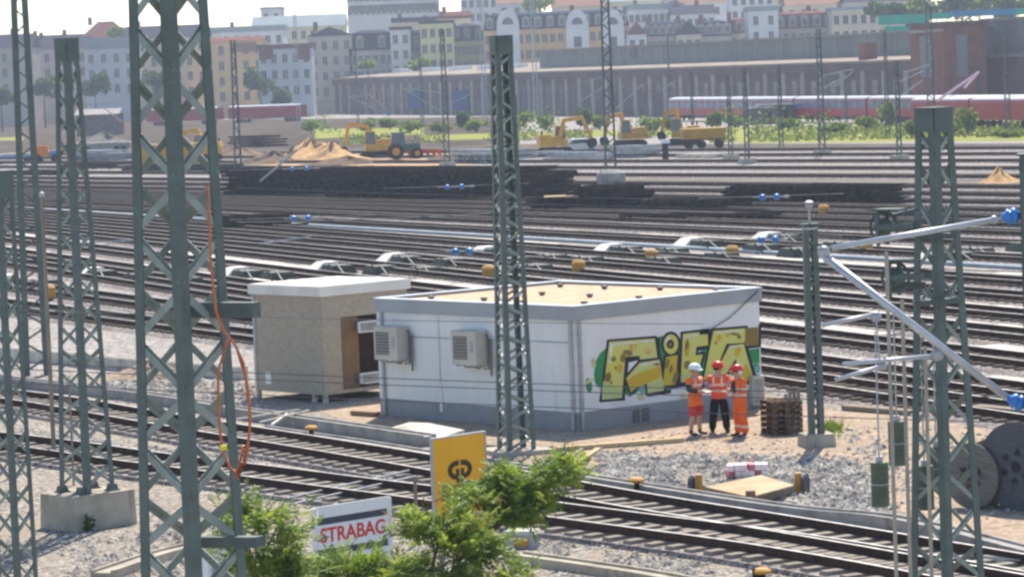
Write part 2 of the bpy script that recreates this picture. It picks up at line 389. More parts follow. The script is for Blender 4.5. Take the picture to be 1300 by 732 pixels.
trough([(-90, 452), (0, 455), (80, 462), (170, 472), (310, 482)], .42, .35, 'retaining_wall', 'low wall with a bright top edge behind the lattice masts at left', 'wall', mConcL)
# ------------------------------------------------------------------ white switch hut with graffiti
U = V((4930, F, 0)).normalized(); W = V((-3770, F, 0)).normalized()    # along right wall, along left wall
U = V((.7536, .6573, 0)); W = V((-.6573, .7536, 0))
C0 = G(734, 548); LR, LL, HH = 6.8, 8.1, 3.25
def hp(u, w_, z): return C0 + U * u + W * w_ + V((0, 0, z))
hut = thing('equipment_hut', 'white flat-roofed hut with grey fascia and plinth and yellow green graffiti', 'hut', hp(LR / 2, LL / 2, 0), math.atan2(U.y, U.x))
def hbox(b, u0, u1, w0, w1, z0, z1, mi=0):
    return b.hexa([hp(u0, w0, z0), hp(u1, w0, z0), hp(u1, w1, z0), hp(u0, w1, z0), hp(u0, w0, z1), hp(u1, w0, z1), hp(u1, w1, z1), hp(u0, w1, z1)], mi)
b = MB(); hbox(b, 0, LR, 0, LL, .5, HH - .36); b.build('wall', mWhite, hut, True)
b = MB(); hbox(b, -.012, LR + .012, -.012, LL + .012, -.05, .497); b.build('plinth', mGreyP, hut, True)
b = MB()
e = .06
for (u0, u1, w0, w1) in ((-e, LR + e, -e, .12), (-e, LR + e, LL - .12, LL + e), (-e, .12, .12, LL - .12), (LR - .12, LR + e, .12, LL - .12)):
    hbox(b, u0, u1, w0, w1, HH - .36, HH)
b.build('fascia', mFascia, hut, True)
b = MB()
e = .075
for (u0, u1, w0, w1) in ((-e, LR + e, -e, .14), (-e, LR + e, LL - .16, LL + e), (-e, .14, .14, LL - .16), (LR - .16, LR + e, .14, LL - .16)):
    hbox(b, u0, u1, w0, w1, HH + .002, HH + .03)
b.build('roof_edge', mTrim, hut, True)
b = MB(); hbox(b, .12, LR - .12, .12, LL - .12, HH - .22, HH - .06); rf = b.build('roof', mRoofG, hut, True)
for i in range(12):
    u, w_ = (.9 + (i % 3) * 2.4 + random.Random(i).uniform(-.3, .3), .8 + (i // 3) * 2.0)
    b = MB(); b.lathe(hp(u, w_, HH - .06), [(.07, 0), (.07, .05), (.11, .06), (.10, .10), (.03, .12)], 8); b.build('roof_vent', mGrille, rf, True)
def downpipe(u, w_, off):
    b = MB(); o = off
    b.tube([hp(u, w_, HH - .36) + o, hp(u, w_, HH - .6) + o, hp(u, w_, .05) + o], .045, 8)
    for z in (.8, 1.7, 2.5): b.lathe(hp(u, w_, z) + o, [(.06, 0), (.06, .05)], 8)
    b.build('downpipe', mGalv, hut, True)
downpipe(.12, 0, -W * .07); downpipe(0, .1, -U * .07); downpipe(0, LL - .25, -U * .07)
b = MB(); hbox(b, -.022, 0, LL - .16, LL + .01, .5, HH - .362); b.build('corner_strip', M('corner strip', (.72, .72, .71), scale=1), hut, True)
for w_ in (5.45, 2.3): b = MB(); hbox(b, -.014, 0, w_, w_ + .05, .502, HH - .362); b.build('panel_joint', M('panel joint', (.56, .56, .56), scale=1), hut, True)
b = MB(); b.tube([hp(0, LL - .3, HH - 1.02) - U * .02, hp(0, .1, HH - .93) - U * .02], .012, 5); b.build('wall_cable', mGalv, hut, True)
b = MB(); hbox(b, -.03, 0, 5.42, 5.52, .25, 1.0); b.build('drain_pipe', mWhite, hut, True)
for u in (1.95, 2.3): b = MB(); hbox(b, u, u + .22, -.05, -.013, .06, .40); b.build('plinth_vent', mGrille, hut, True)
b = MB(); b.lathe(hp(4.7, 0, HH - 1.0) - W * .01, [(.05, 0), (.05, .10), (.02, .14), (.02, .2)], 8, axis=-W); hbox(b, 4.5, 4.95, -.06, 0, HH - 1.08, HH - 1.0); b.build('wall_hook', mBlack, hut, True)
b = MB(); b.tube([hp(4.75, 0, HH - 1.0) - W * .08, hp(5.6, 0, HH - .72) - W * .05, hp(LR - .1, 0, HH - .06) - W * .09], .014, 5); b.build('lead_cable', mBlack, hut, True)
b = MB(); hbox(b, 6.3, 6.74, -.16, -.013, .10, .85); hbox(b, 6.28, 6.76, -.18, -.013, .85, .89); cb = b.build('wall_cabinet', mCream, hut, True)
b = MB(); hbox(b, 6.34, 6.70, -.172, -.162, .15, .8); b.build('cabinet_door', mConc, cb, True)
# air conditioners on the left wall
def aircon(w0, lab):
    p = hp(-.28, w0, 1.62); t = thing('air_conditioner', lab, 'air conditioner', p, math.atan2(-W.y, -W.x), 'air conditioners on the hut wall')
    # local x along the wall (towards the corner), local y = +U into wall
    b = MB(); b.box((0, 0, .44), (1.0, .40, .88)); b.build('casing', mCream, t)
    b = MB(); b.box((0, .0, .895), (1.04, .44, .03)); b.build('top_cover', mConcL, t)
    b = MB(); b.box((-.14, -.203, .46), (.56, .012, .62)); g = b.build('fan_grille', mGrille, t)
    b = MB()
    for k in range(7): b.box((-.14, -.214, .2 + k * .087), (.58, .01, .014))
    b.build('grille_bar', mCream, g)
    b = MB(); b.box((.33, -.205, .5), (.14, .01, .3)); b.build('service_panel', mFascia, t)
    b = MB(); b.tube([(.35, .1, 0), (.3, .08, -.1), (.05, 0, -.05), (-.2, .05, -.09), (-.42, .12, -.02)], .02, 6)
    b.tube([(.40, .16, -.1), (.58, .16, -.12), (.6, .16, .75), (.5, .16, .8)], .025, 6); b.tube([(.66, .18, -.3), (.66, .18, .7)], .03, 6); b.build('pipe', mGrille, t)
    for x in (-.35, .35):
        b = MB(); b.box((x, .05, -.02), (.05, .46, .04)); b.build('bracket', mGalv, t)
aircon(7.2, 'cream wall air conditioner nearest the chipboard cabin')
aircon(3.9, 'cream wall air conditioner beside the lattice mast in front of the hut')
# graffiti: flat paint on the right wall
def gp(x, y, k):
    n = W; p0 = C0 - W * (.002 + .0025 * k)
    return onplane(730 + x / 5.4167, 400 + y / 5.4167, p0, n)
def tri_fan(b, pts, mi=0):
    from mathutils.geometry import tessellate_polygon
    tr = tessellate_polygon([pts]); b.add(pts, [tuple(t) for t in tr], mi)
def paint(name, polys, mat, k, parent=hut):
    for p in polys: b = MB(); tri_fan(b, [gp(x, y, k) for x, y in p]); b.build(name, mat, parent, True)
def ell(cx, cy, rx, ry, n=18, rot=0, jit=0, seed=1):
    rr = random.Random(seed); out = []
    for i in range(n):
        a = 2 * math.pi * i / n; q = 1 + rr.uniform(-jit, jit); x, y = rx * math.cos(a) * q, ry * math.sin(a) * q
        out.append((cx + x * math.cos(rot) - y * math.sin(rot), cy + x * math.sin(rot) + y * math.cos(rot)))
    return out
gG = M('graffiti green', (.03, .27, .09), (.025, .22, .07), scale=2, rough=.7)
gD = M('graffiti outline', (.022, .02, .035), rough=.7)
gY = M('graffiti yellow', (.62, .57, .09), (.56, .58, .20), scale=1.4, rough=.7)
gO = M('graffiti orange', (.60, .36, .02), (.52, .42, .03), scale=2.5, rough=.7)
gB = M('graffiti brown', (.24, .19, .04), (.20, .13, .03), scale=2, rough=.7)
gL = M('graffiti pale green', (.50, .56, .20), (.42, .50, .20), scale=2, rough=.7)
gC = M('graffiti highlight', (.75, .78, .62), rough=.7)
paint('graffiti_background', [[(210, 228), (170, 262), (145, 310), (130, 400), (135, 460), (160, 495), (200, 500), (235, 300)],
    ell(95, 482, 22, 52, rot=-.15), [(350, 330), (470, 300), (500, 330), (350, 480), (340, 540), (380, 560), (470, 500), (500, 560), (700, 500), (760, 420), (740, 250), (600, 140), (570, 150), (560, 300), (430, 300)],
    [(780, 300), (920, 210), (960, 300), (900, 460), (800, 470), (700, 460)], [(1190, 235), (1268, 225), (1270, 330), (1215, 330)], ell(1245, 360, 28, 30), [(1000, 300), (1060, 200), (1130, 300), (1200, 440), (1040, 400), (960, 440)]], gG, 0)
letters = [
    [(235, 182), (548, 158), (566, 290), (448, 304), (442, 278), (345, 285), (322, 568), (184, 580), (205, 430)],
    [(445, 325), (582, 304), (612, 515), (500, 535), (492, 420), (385, 528), (352, 432)],
    ell(660, 198, 50, 68, 20),
    [(625, 287), (706, 272), (692, 474), (604, 486)],
    [(742, 128), (912, 108), (915, 206), (835, 216), (828, 275), (880, 268), (858, 340), (815, 350), (790, 455), (728, 460)],
    [(952, 106), (1172, 88), (1166, 188), (1042, 196), (1004, 290), (960, 420), (884, 445), (918, 270)],
    [(1062, 208), (1160, 196), (1230, 445), (1150, 452), (1104, 300), (1040, 400), (985, 420), (1010, 310)]]
def outline(polys, wd, k, name, mat):
    for P in polys:
        b = MB(); n = len(P); pts = [V((x, y, 0)) for x, y in P]
        for i in range(n):
            p, q = pts[i], pts[(i + 1) % n]; d = (q - p).normalized(); a = V((-d.y, d.x, 0)) * wd; p, q = p - d * wd * .8, q + d * wd * .8
            kk = k + (i % 3) * .1
            b.poly([gp(c.x, c.y, kk) for c in (p - a, q - a, q + a, p + a)])
        b.build(name, mat, hut, True)
outline(letters, 17, 1, 'graffiti_outline', gD)
paint('graffiti_shadow', [[(556, 150), (582, 150), (590, 290), (566, 300)], [(345, 285), (442, 278), (445, 305), (370, 320), (345, 560), (322, 568)], [(190, 580), (345, 566), (345, 585), (180, 594)], [(500, 535), (660, 512), (660, 535), (505, 560)],
    [(604, 486), (760, 470), (765, 490), (615, 506)], [(1215, 440), (1250, 400), (1255, 470), (1150, 475)], [(835, 216), (915, 206), (935, 225), (845, 245)], [(1166, 188), (1190, 230), (1280, 218), (1280, 60), (1262, 62), (1262, 205)], [(1230, 440), (1160, 196), (1185, 200), (1250, 430)]], gD, 2)
for i, P in enumerate(letters): paint('graffiti_letter', [P], (gY, gY, gY, gO, gY, gY, gY)[i], 3)
paint('graffiti_letter', [[(1170, 90), (1258, 80), (1262, 205), (1166, 212)]], gB, 3.2)
paint('graffiti_shading', [[(450, 390), (585, 350), (600, 420), (380, 520), (360, 440)], [(1180, 330), (1225, 440), (1160, 448), (1140, 380)], [(760, 170), (780, 165), (780, 290), (755, 270)]] + [ell(x, y, a, c_, 12, .2, .15, x) for x, y, a, c_ in
    ((305, 365, 22, 32), (400, 215, 26, 30), (500, 245, 24, 22), (990, 155, 18, 26), (640, 340, 20, 40), (770, 230, 20, 50), (1050, 130, 16, 22), (1120, 250, 20, 40))], gO, 4)
paint('graffiti_spot', [ell(x, y, a, c_, 12, .2, .2, x + y) for x, y, a, c_ in
    ((228, 425, 20, 34), (265, 300, 15, 20), (250, 462, 8, 16), (280, 360, 8, 12), (365, 255, 36, 22), (330, 290, 18, 34), (635, 330, 14, 34), (660, 370, 12, 30), (690, 430, 18, 50), (770, 200, 12, 36), (770, 340, 22, 30), (1130, 150, 14, 14), (1100, 128, 40, 10), (560, 335, 22, 12), (970, 190, 8, 12))], gB, 5)
paint('graffiti_dot', [ell(656, 198, 26, 32)], gD, 6)
paint('graffiti_dot', [ell(656, 200, 12, 15)], gB, 7)
paint('graffiti_highlight', [[(240, 195), (540, 168), (540, 182), (262, 205), (245, 330), (232, 330)], [(450, 335), (575, 315), (576, 324), (450, 350)], [(755, 140), (900, 122), (900, 130), (760, 152)], [(965, 115), (1160, 100), (1160, 108), (968, 128)],
    [(1066, 215), (1150, 205), (1152, 213), (1060, 232)], ell(640, 170, 14, 26, rot=.5), [(400, 210), (410, 208), (405, 250)], [(480, 240), (505, 235), (500, 248)]], gC, 5.5)
paint('graffiti_letter', [[(186, 500), (196, 450), (325, 520), (321, 566), (186, 578)], [(500, 470), (608, 440), (610, 512), (502, 532)], [(780, 390), (800, 390), (790, 452), (730, 458), (735, 400)], [(900, 390), (965, 370), (955, 415), (888, 440)]], gL, 3.5)
paint('graffiti_splash', [ell(452, 560, 26, 26, 14, 0, .2), ell(745, 560, 24, 30, 14, 0, .2, 4), ell(125, 330, 16, 40, 12, 0, .3, 6), ell(100, 450, 40, 14, 12, -.5, .3, 7)], M('graffiti faint yellow', (.66, .63, .34), rough=.8), .5)
paint('graffiti_splash', [ell(465, 510, 22, 30, 14, 0, .2), ell(1250, 372, 22, 26, 14, 0, .2)], M('graffiti teal', (.22, .46, .38), rough=.8), 1.5)
# ------------------------------------------------------------------ chipboard cabin
K0 = G(413, 512)
def kp(u, w_, z): return K0 + U * u + W * w_ + V((0, 0, z))
def kbox(b, u0, u1, w0, w1, z0, z1, mi=0):
    return b.hexa([kp(u0, w0, z0), kp(u1, w0, z0), kp(u1, w1, z0), kp(u0, w1, z0), kp(u0, w0, z1), kp(u1, w0, z1), kp(u1, w1, z1), kp(u0, w1, z1)], mi)
cabin = thing('chipboard_cabin', 'chipboard clad cabin with pale flat roof left of the white hut', 'cabin', kp(1.6, 1.7, 0), math.atan2(U.y, U.x))
KU, KW, KZ = 3.2, 3.3, 3.10
b = MB(); kbox(b, 0, .68, 0, .08, .24, KZ); kbox(b, .68, KU, 0, .08, 2.45, KZ); kbox(b, .68, KU, 0, .08, .24, .34)
kbox(b, 0, .08, .08, KW, .24, KZ); kbox(b, .08, KU, KW - .08, KW, .24, KZ); kbox(b, KU - .08, KU, .08, KW - .08, .24, KZ); kbox(b, .08, KU - .08, .08, KW - .08, .24, .30)
b.build('wall', mOSB, cabin, True)
b = MB(); kbox(b, .682, 1.45, .16, .20, .34, 2.45); b.build('door', mOSBd, cabin, True)
b = MB(); kbox(b, 1.45, KU - .1, .5, .54, .34, 2.45); b.build('interior_shade', mHole, cabin, True)  # dark sheet standing in for the shade inside the open doorway
for z in (.45, 1.95):
    b = MB(); kbox(b, 1.28, 2.15, -.10, -.02, z, z + .32); q = b.build('vent_box', mSignW, cabin, True)
    b = MB(); kbox(b, 1.33, 2.0, -.112, -.102, z + .04, z + .28); b.build('vent_grille', mConc, q, True)
b = MB(); kbox(b, -.09, KU + .09, -.09, KW + .09, KZ, KZ + .27); b.build('roof', mShedRoof, cabin, True)
b = MB(); kbox(b, -.05, KU + .05, -.05, KW + .05, KZ + .272, KZ + .30); b.build('roof_cover', M('roof cover', (.80, .77, .72), scale=1), cabin, True)
for (u, w_) in ((.0, .0), (.0, KW - .1), (KU - .15, 0), (KU - .15, KW - .1), (0, .5)):
    b = MB(); kbox(b, u + .02, u + .14, w_ + .02, w_ + .14, 0, .238); b.build('foot', mConcL, cabin, True)
b = MB(); kbox(b, -.03, 0, KW - .12, KW, .24, KZ - .002); b.build('corner_post', mGalv, cabin, True)
b = MB(); kbox(b, -.012, 0, KW - .75, KW - .5, .45, .8); b.build('notice', mSignW, cabin, True)
# ------------------------------------------------------------------ lattice masts
def L_leg(b, p, q, ex, ey, fl, th):
    """angle section between p and q with flanges along ex and ey"""
    prof = [(0, 0), (fl, 0), (fl, th), (th, th), (th, fl), (0, fl)]
    for c in (p, q): b.v += [c + ex * x + ey * y for x, y in prof]
    for k in range(6): b.f.append((k, (k + 1) % 6, 6 + (k + 1) % 6, 6 + k)); b.m.append(0)
    b.f += [tuple(range(6))[::-1], tuple(range(6, 12))]; b.m += [0, 0]
def lattice_mast(base, height, s0, s1, rot, label, z0=0.0, fl=.13, th=.018, period=1.18, bw=.055, cap=.45, mat=None, bmat=None, group=None, found=None, phase=0.0, name='lattice_mast'):
    mat = mat or mGreen; bmat = bmat or mGreenL
    t = thing(name, label, 'mast', (base.x, base.y, 0), rot, group)
    cs = [(-1, -1), (1, -1), (1, 1), (-1, 1)]
    def cpos(i, z):
        k = lerp(s0, s1, (z - z0) / (height - z0)) / 2; return V((cs[i][0] * k, cs[i][1] * k, z))
    for i in range(4):
        b = MB(); L_leg(b, cpos(i, z0), cpos(i, height), V((-cs[i][0], 0, 0)), V((0, -cs[i][1], 0)), fl, th); b.build('leg', mat, t)
    b = MB()
    for i in range(4):
        j = (i + 1) % 4; up = (cpos(j, 1) - cpos(i, 1)).normalized(); nrm = V((up.y, -up.x, 0))
        z = z0 + .1; k = (0 if i < 2 else 1)
        while z < height - cap:
            z2 = min(z + period / 2, height - cap + .05); a, c = (i, j) if k % 2 == 0 else (j, i)
            p, q = cpos(a, z + .02), cpos(c, z2 - .02); d = (q - p); p, q = p + d * .03 - nrm * .012, q - d * .03 - nrm * .012
            b.bar(p, q, bw, .010, up=nrm)
            m = d.cross(nrm).normalized(); m = m if m.z > 0 else -m
            b.bar(p + m * bw * .5 - nrm * .025, q + m * bw * .5 - nrm * .025, .010, .045, up=m)
            z = z2; k += 1
    b.build('bracing', bmat, t)
    if cap:
        k = s1 / 2 + .006; b = MB()
        for i in range(4):
            p, q = cpos(i, height - cap / 2), cpos((i + 1) % 4, height - cap / 2); d = (q - p).normalized(); nn = V((d.y, -d.x, 0)) * .012
            b.bar(p + nn - d * .0, q + nn, .012, cap)
        b.box((0, 0, height + .012), (s1 + .05, s1 + .05, .02)); b.build('head_plate', mat, t)
    if found:
        b = MB(); b.taper((0, 0, -.1), (found[0], found[1]), (found[0] - .06, found[1] - .06), found[2] + .1); b.build('foundation', mConcW, t)
    return t
def flat_mast(base, height, s0, s1, rot, label, ch=.16, group=None, found=None, mat=None, period=.9, name='mast', z0=0, cap=True, fw=.10):
    mat = mat or mGreen
    t = thing(name, label, 'mast', (base.x, base.y, 0), rot, group)
    for s in (-1, 1):
        b = MB(); p, q = V((s * s0 / 2, 0, z0)), V((s * s1 / 2, 0, height))
        b.bar(p, q, .02, ch, up=(0, 1, 0)); 
        for y in (-1, 1): b.bar(p + V((-s * fw / 2, y * ch / 2, 0)), q + V((-s * fw / 2, y * ch / 2, 0)), fw, .014, up=(0, 1, 0))
        b.build('leg', mat, t)
    b = MB(); z, k = z0 + .1, 0
    while z < height - .2:
        z2 = min(z + period / 2, height - .1); a = lerp(s0, s1, (z - z0) / (height - z0)) / 2; c = lerp(s0, s1, (z2 - z0) / (height - z0)) / 2
        s = 1 if k % 2 else -1
        for y in (-1, 1): b.bar((s * a, y * (ch / 2 + .013), z), (-s * c, y * (ch / 2 + .013), z2), .05, .008, up=(0, 1, 0))
        z = z2; k += 1
    b.build('bracing', mat, t)
    if cap: b = MB(); b.box((0, 0, height + .02), (s1 + .1, ch + .08, .03)); b.build('head_plate', mat, t)
    if found: b = MB(); b.taper((0, 0, -.1), (found[0], found[1]), (found[0] - .08, found[1] - .08), found[2] + .1); b.build('foundation', mConcW, t)
    return t
def ground_below(px, py, Y):              # foot of the vertical through a point seen at distance Y
    p = A(px, py, Y); return V((p.x, p.y, 0))
m1 = lattice_mast(ground_below(246, 732, 38), 12.6, .97, .55, R(51), 'biggest grey green lattice mast, nearest at left, with an orange cable hanging on it', fl=.135, th=.022, period=1.18, bw=.085, found=(1.5, 1.5, .5))
m1['label'] = 'biggest grey green lattice mast in the foreground with a dark stub arm'
for (x0, x1, py, d) in ((232, 326, 393, .17), (250, 330, 687, .12)):
    p, q = A(x0, py, 38 + .1), A(x1, py, 37.6); b = MB(); b.bar(p, q, .16, d); b.build('arm', mGreenD, m1, True)
lattice_mast(G(113, 667), 10.45, .84, .34, R(52), 'lattice mast standing on a big pale concrete block', z0=.75, fl=.13, bw=.06, period=1.0, found=None)
p3 = G(113, 667)
t = thing('concrete_block', 'big pale concrete block under a lattice mast at left', 'concrete block', (p3.x, p3.y, 0), R(42))
b = MB(); b.taper((0, 0, -.1), (1.62, 1.3), (1.58, 1.26), .85); b.build('block', mConcW, t)
b = MB()
for sx in (-.4, .4):
    for sy in (-.36, .36): b.box((sx, sy, .765), (.26, .26, .03)); b.taper((sx, sy, .78), (.2, .2), (.14, .14), .12)
b.build('base_plate', mGreenD, t)
b = MB()
rnd = random.Random(5)
for i in range(60):
    x, a = -.5 + rnd.uniform(-.12, .12), rnd.uniform(0, 6); z = rnd.uniform(0, .34)
    b.poly([V((x, -.68 - rnd.uniform(0, .1), z)) + V((math.cos(a + k) * .05, 0, math.sin(a + k) * .06)) for k in (0, 1.3, 2.6)])
tag(b.build('weed', mLeafD), 'small dark weed growing against the concrete block', 'weed').location = (p3.x, p3.y, 0)
bpy.data.objects['weed'].rotation_euler = (0, 0, R(42))
lattice_mast(ground_below(22, 732, 57), A(0, 218, 57).z, .52, .34, R(53), 'slim lattice mast cut by the left picture edge', fl=.09, bw=.04, period=.9)
flat_mast(G(47, 476), 14.5, .84, .48, R(8), 'tall twin-legged mast rising out of the picture at left', ch=.24, mat=mGreen, period=1.0, fw=.2)
lattice_mast(G(656, 575), 10.25, .74, .42, R(22), 'tall lattice mast in front of the white hut', fl=.12, bw=.05, period=.72, found=(1.5, 1.5, .12))
m6 = lattice_mast(ground_below(1203, 732, 49), A(1185, 138, 49).z, .86, .37, R(38), 'right hand lattice mast carrying tensioning wheels and weights', fl=.125, th=.02, bw=.055, period=1.12, cap=.33)
m8 = flat_mast(G(1037, 566), 5.4, .36, .33, R(10), 'short twin-legged mast with a thin rod on top beside the pallet crates', ch=.18, fw=.13, found=(.8, .8, .32), period=.5)
b = MB(); q = A(1028, 290, G(1037, 566).y); b.tube([q, q + V((0, 0, .62))], .03, 6); b.lathe(q + V((0, 0, .5)), [(.05, 0), (.09, .03), (.09, .07), (.04, .1), (.12, .14), (.05, .18)], 8); b.lathe(q + V((0, 0, -.02)), [(.2, 0), (.2, .05)], 8); b.build('top_rod', mGalv, m8, True)
m7 = flat_mast(ground_below(1309, 420, 46), A(1300, 198, 46).z, .4, .3, R(80), 'mast at the right picture edge holding the cantilever', ch=.16)
b = MB(); p = G(69, 585); t = thing('thin_pole', 'thin pale pole between the left lattice masts', 'pole', p); q = A(54, 250, p.y)
b.tube([p, V((p.x, p.y, q.z))], [.06, .045], 8); b.build('shaft', mTimberG, t, True); b = MB(); b.lathe((0, 0, q.z), [(.05, 0), (.07, .02), (.07, .1), (.02, .14)], 8); b.build('cap', mGalv, t)
p = G(128, 560); t = thing('thin_pole', 'short thin pale pole in front of the mast on the concrete block', 'pole', V((A(93, 600, 80).x, 80, 0)))
b = MB(); b.tube([(0, 0, 0), (0, 0, 2.6)], .03, 6); b.build('shaft', mTimberG, t)
# orange cable hanging on the nearest mast
Y1 = 37.3
cab = [(263, 236), (265, 270), (268, 340), (274, 395), (284, 420), (298, 437), (309, 460), (316, 500), (317, 545), (312, 585), (303, 606), (296, 596)]
b = MB(); b.tube([A(x, y, Y1) for x, y in cab], .015, 7); b.tube([A(x, y, Y1 + .06) for x, y in ((290, 430), (277, 470), (277, 520), (282, 570), (292, 594), (304, 600), (313, 570), (309, 565), (300, 608))], .015, 7)
b.tube([A(x, y, Y1 + .02) for x, y in ((300, 440), (312, 480), (318, 530), (314, 575), (300, 604))], .015, 7)
t = thing('hanging_cable', 'bright orange cable looped down the nearest lattice mast', 'cable', A(300, 606, Y1)); b.build('cable', mOrangeC, t, True, True)
b = MB(); b.box(A(284, 568, Y1 - .03), (.07, .05, .05)); b.build('cable_tie', M('tie yellow', (.7, .7, .05), scale=2), t, True)
# white-grey cabinet behind the nearest mast
p = ground_below(284, 705, 52); t = thing('switch_cabinet', 'pale grey cabinet half hidden by the nearest mast at the bottom', 'cabinet', p, R(20)); zt = A(284, 692, 52).z
b = MB(); b.box((0, 0, zt / 2), (.62, .4, zt)); b.build('body', mSignW, t); b = MB(); b.box((0, 0, zt + .02), (.7, .48, .04)); b.build('lid', mConc, t); b = MB(); b.box((0, -.205, zt * .55), (.5, .01, zt * .7)); b.build('door', mConcL, t)
# ------------------------------------------------------------------ cantilever and tensioning gear at right
Yc = 46
t = thing('cantilever', 'light tube cantilever with blue insulators reaching in from the right edge', 'cantilever', A(1306, 400, Yc))
P = lambda x, y, d=0: A(x, y, Yc + d)
b = MB(); b.tube([P(1056, 315), P(1262, 279)], .042, 10); b.build('upper_tube', mAlu, t, True, True)
b = MB(); b.tube([P(1047, 326), P(1278, 504)], .055, 10); b.build('diagonal_tube', mAlu, t, True, True)
for a, c in (((1043, 413), (1114, 398)), ((1070, 462), (1192, 451)), ((1060, 482), (1122, 464))):
    b = MB(); b.tube([P(*a), P(*c)], .03, 8); b.build('steady_arm', mAlu, t, True, True)
for (x, y, x2, y2) in ((1272, 277, 1296, 272), (1279, 505, 1304, 515)):
    b = MB(); p, q = P(x, y), P(x2, y2); d = (q - p); L = d.length
    b.lathe(p, [(.05, 0), (.06, L * .15), (.10, L * .25), (.115, L * .4), (.075, L * .45), (.115, L * .55), (.11, L * .75), (.06, L * .85), (.05, L)], 14, axis=d); b.build('insulator', mBlue, t, True, True)
for (x, y, r) in ((1046, 320, .09), (1052, 330, .07), (1112, 402, .08), (1190, 450, .09), (1262, 279, .06), (1122, 464, .05)): b = MB(); b.blob(P(x, y), (r, r * .7, r), n=8, k=5); b.build('clamp', mGalv, t, True)
b = MB(); b.tube([P(1262, 279), P(1274, 277)], .025, 6); b.build('coupling', mGalv, t, True); b = MB(); b.tube([P(1040, 313), P(1056, 335)], .04, 6); b.build('end_clamp', mGalv, t, True); b = MB(); b.tube([P(1112, 402), P(1118, 470)], .012, 5); b.build('dropper', mGalv, t, True)
def tension_wheel(px, py, r, lab, Y=48):
    t = thing('wheel_tensioner', lab, 'tension wheel', A(px, py, Y), R(-30), 'tensioning wheels on the right mast')
    ax = V((0, 1, 0)); pts = [(math.cos(a) * r, 0, math.sin(a) * r) for a in [2 * math.pi * k / 20 for k in range(21)]]
    b = MB(); b.tube(pts, .022, 6, caps=False); b.build('rim', mGreenD, t)
    b = MB()
    for k in range(6): a = math.pi * k / 3; b.bar((0, 0, 0), (math.cos(a) * r, 0, math.sin(a) * r), .02, .02)
    b.build('spoke', mGreenD, t); b = MB(); b.lathe((0, -.12, 0), [(.10, 0), (.12, .04), (.12, .2), (.1, .24)], 12, axis=ax); b.build('hub', mGreenD, t)
    b = MB()
    for y in (-.16, .16): b.bar((-.02, y, -r - .05), (-.02, y, r * 1.15), .05, .04); b.bar((-.02, y, 0), (.5, y, .02), .04, .08)
    b.box((.1, 0, r * 1.15), (.4, .3, .04)); b.build('bracket', mGreenD, t)
tension_wheel(1122, 288, .21, 'upper tensioning wheel bracketed to the right lattice mast')
tension_wheel(1137, 352, .21, 'lower tensioning wheel bracketed to the right lattice mast')
for (x0, y0, x1, y1, Y_, w_, h_) in ((1133, 274, 1166, 266, 48.3, .1, .06), (1128, 360, 1174, 362, 48.3, .12, .1), (1160, 300, 1212, 298, 48.6, .3, .06), (1160, 385, 1220, 380, 48.6, .3, .08)): b = MB(); b.bar(A(x0, y0, Y_), A(x1, y1, Y_), w_, h_); b.build('wheel_bracket', mGreenD, m6, True)
mWeight = M('weight green', (.10, .125, .085), (.07, .09, .06), scale=4, rough=.6)
def weight(px, pyt, pyb, lab, Y, ytop):
    p = A(px, pyb, Y); h = A(px, pyt, Y).z - p.z; r = 11.5 / S(Y)
    t = thing('tension_weight', lab, 'tension weight', p, 0, 'green tension weights by the right mast')
    b = MB(); n = 8; prof = []
    for k in range(n):
        z = h * k / n; g = h / n; prof += [(r, z), (r, z + g * .9), (r * (.93 if k != 3 else .9), z + g * .92), (r * .93, z + g)]
    b.lathe((0, 0, 0), prof, 18); b.build('discs', mWeight, t)
    b = MB(); b.lathe((0, 0, h * .49), [(r * 1.02, 0), (r * 1.02, .015)], 18); b.build('band', mGalv, t)
    b = MB(); b.tube([(0, 0, h), (0, 0, A(px, ytop, Y).z - p.z)], .014, 6); b.lathe((0, 0, h), [(.05, 0), (.05, .08)], 8); b.build('hanger_rod', mGalv, t)
weight(1118, 586, 642, 'front green tension weight hanging left of the right mast', 47.5, 420)
weight(1140, 534, 590, 'green tension weight hanging just behind the guide rods', 48.5, 400)
weight(1175, 590, 646, 'green tension weight seen through the left face of the right mast', 49.6, 430)
weight(1190, 566, 622, 'green tension weight hanging inside the right mast', 50.4, 430)
for (xt, yt, xb, lab, Y) in ((1115, 320, 1138, 'left pale guide rod in front of the tension weights', 47), (1141, 380, 1156, 'middle pale guide rod beside the right mast', 47.8), (1170, 440, 1183, 'right pale guide rod running down inside the right mast', 48.4)):
    p = ground_below(xb, 732, Y); t = thing('guide_rod', lab, 'guide rod', p, 0, 'guide rods for the tension weights'); b = MB(); b.tube([(0, 0, 0), (0, 0, A(xt, yt, Y).z)], .028, 8); b.build('rod', mConcW, t); b = MB(); b.box((0, 0, .1), (.2, .2, .2)); b.build('foot', mConc, t)
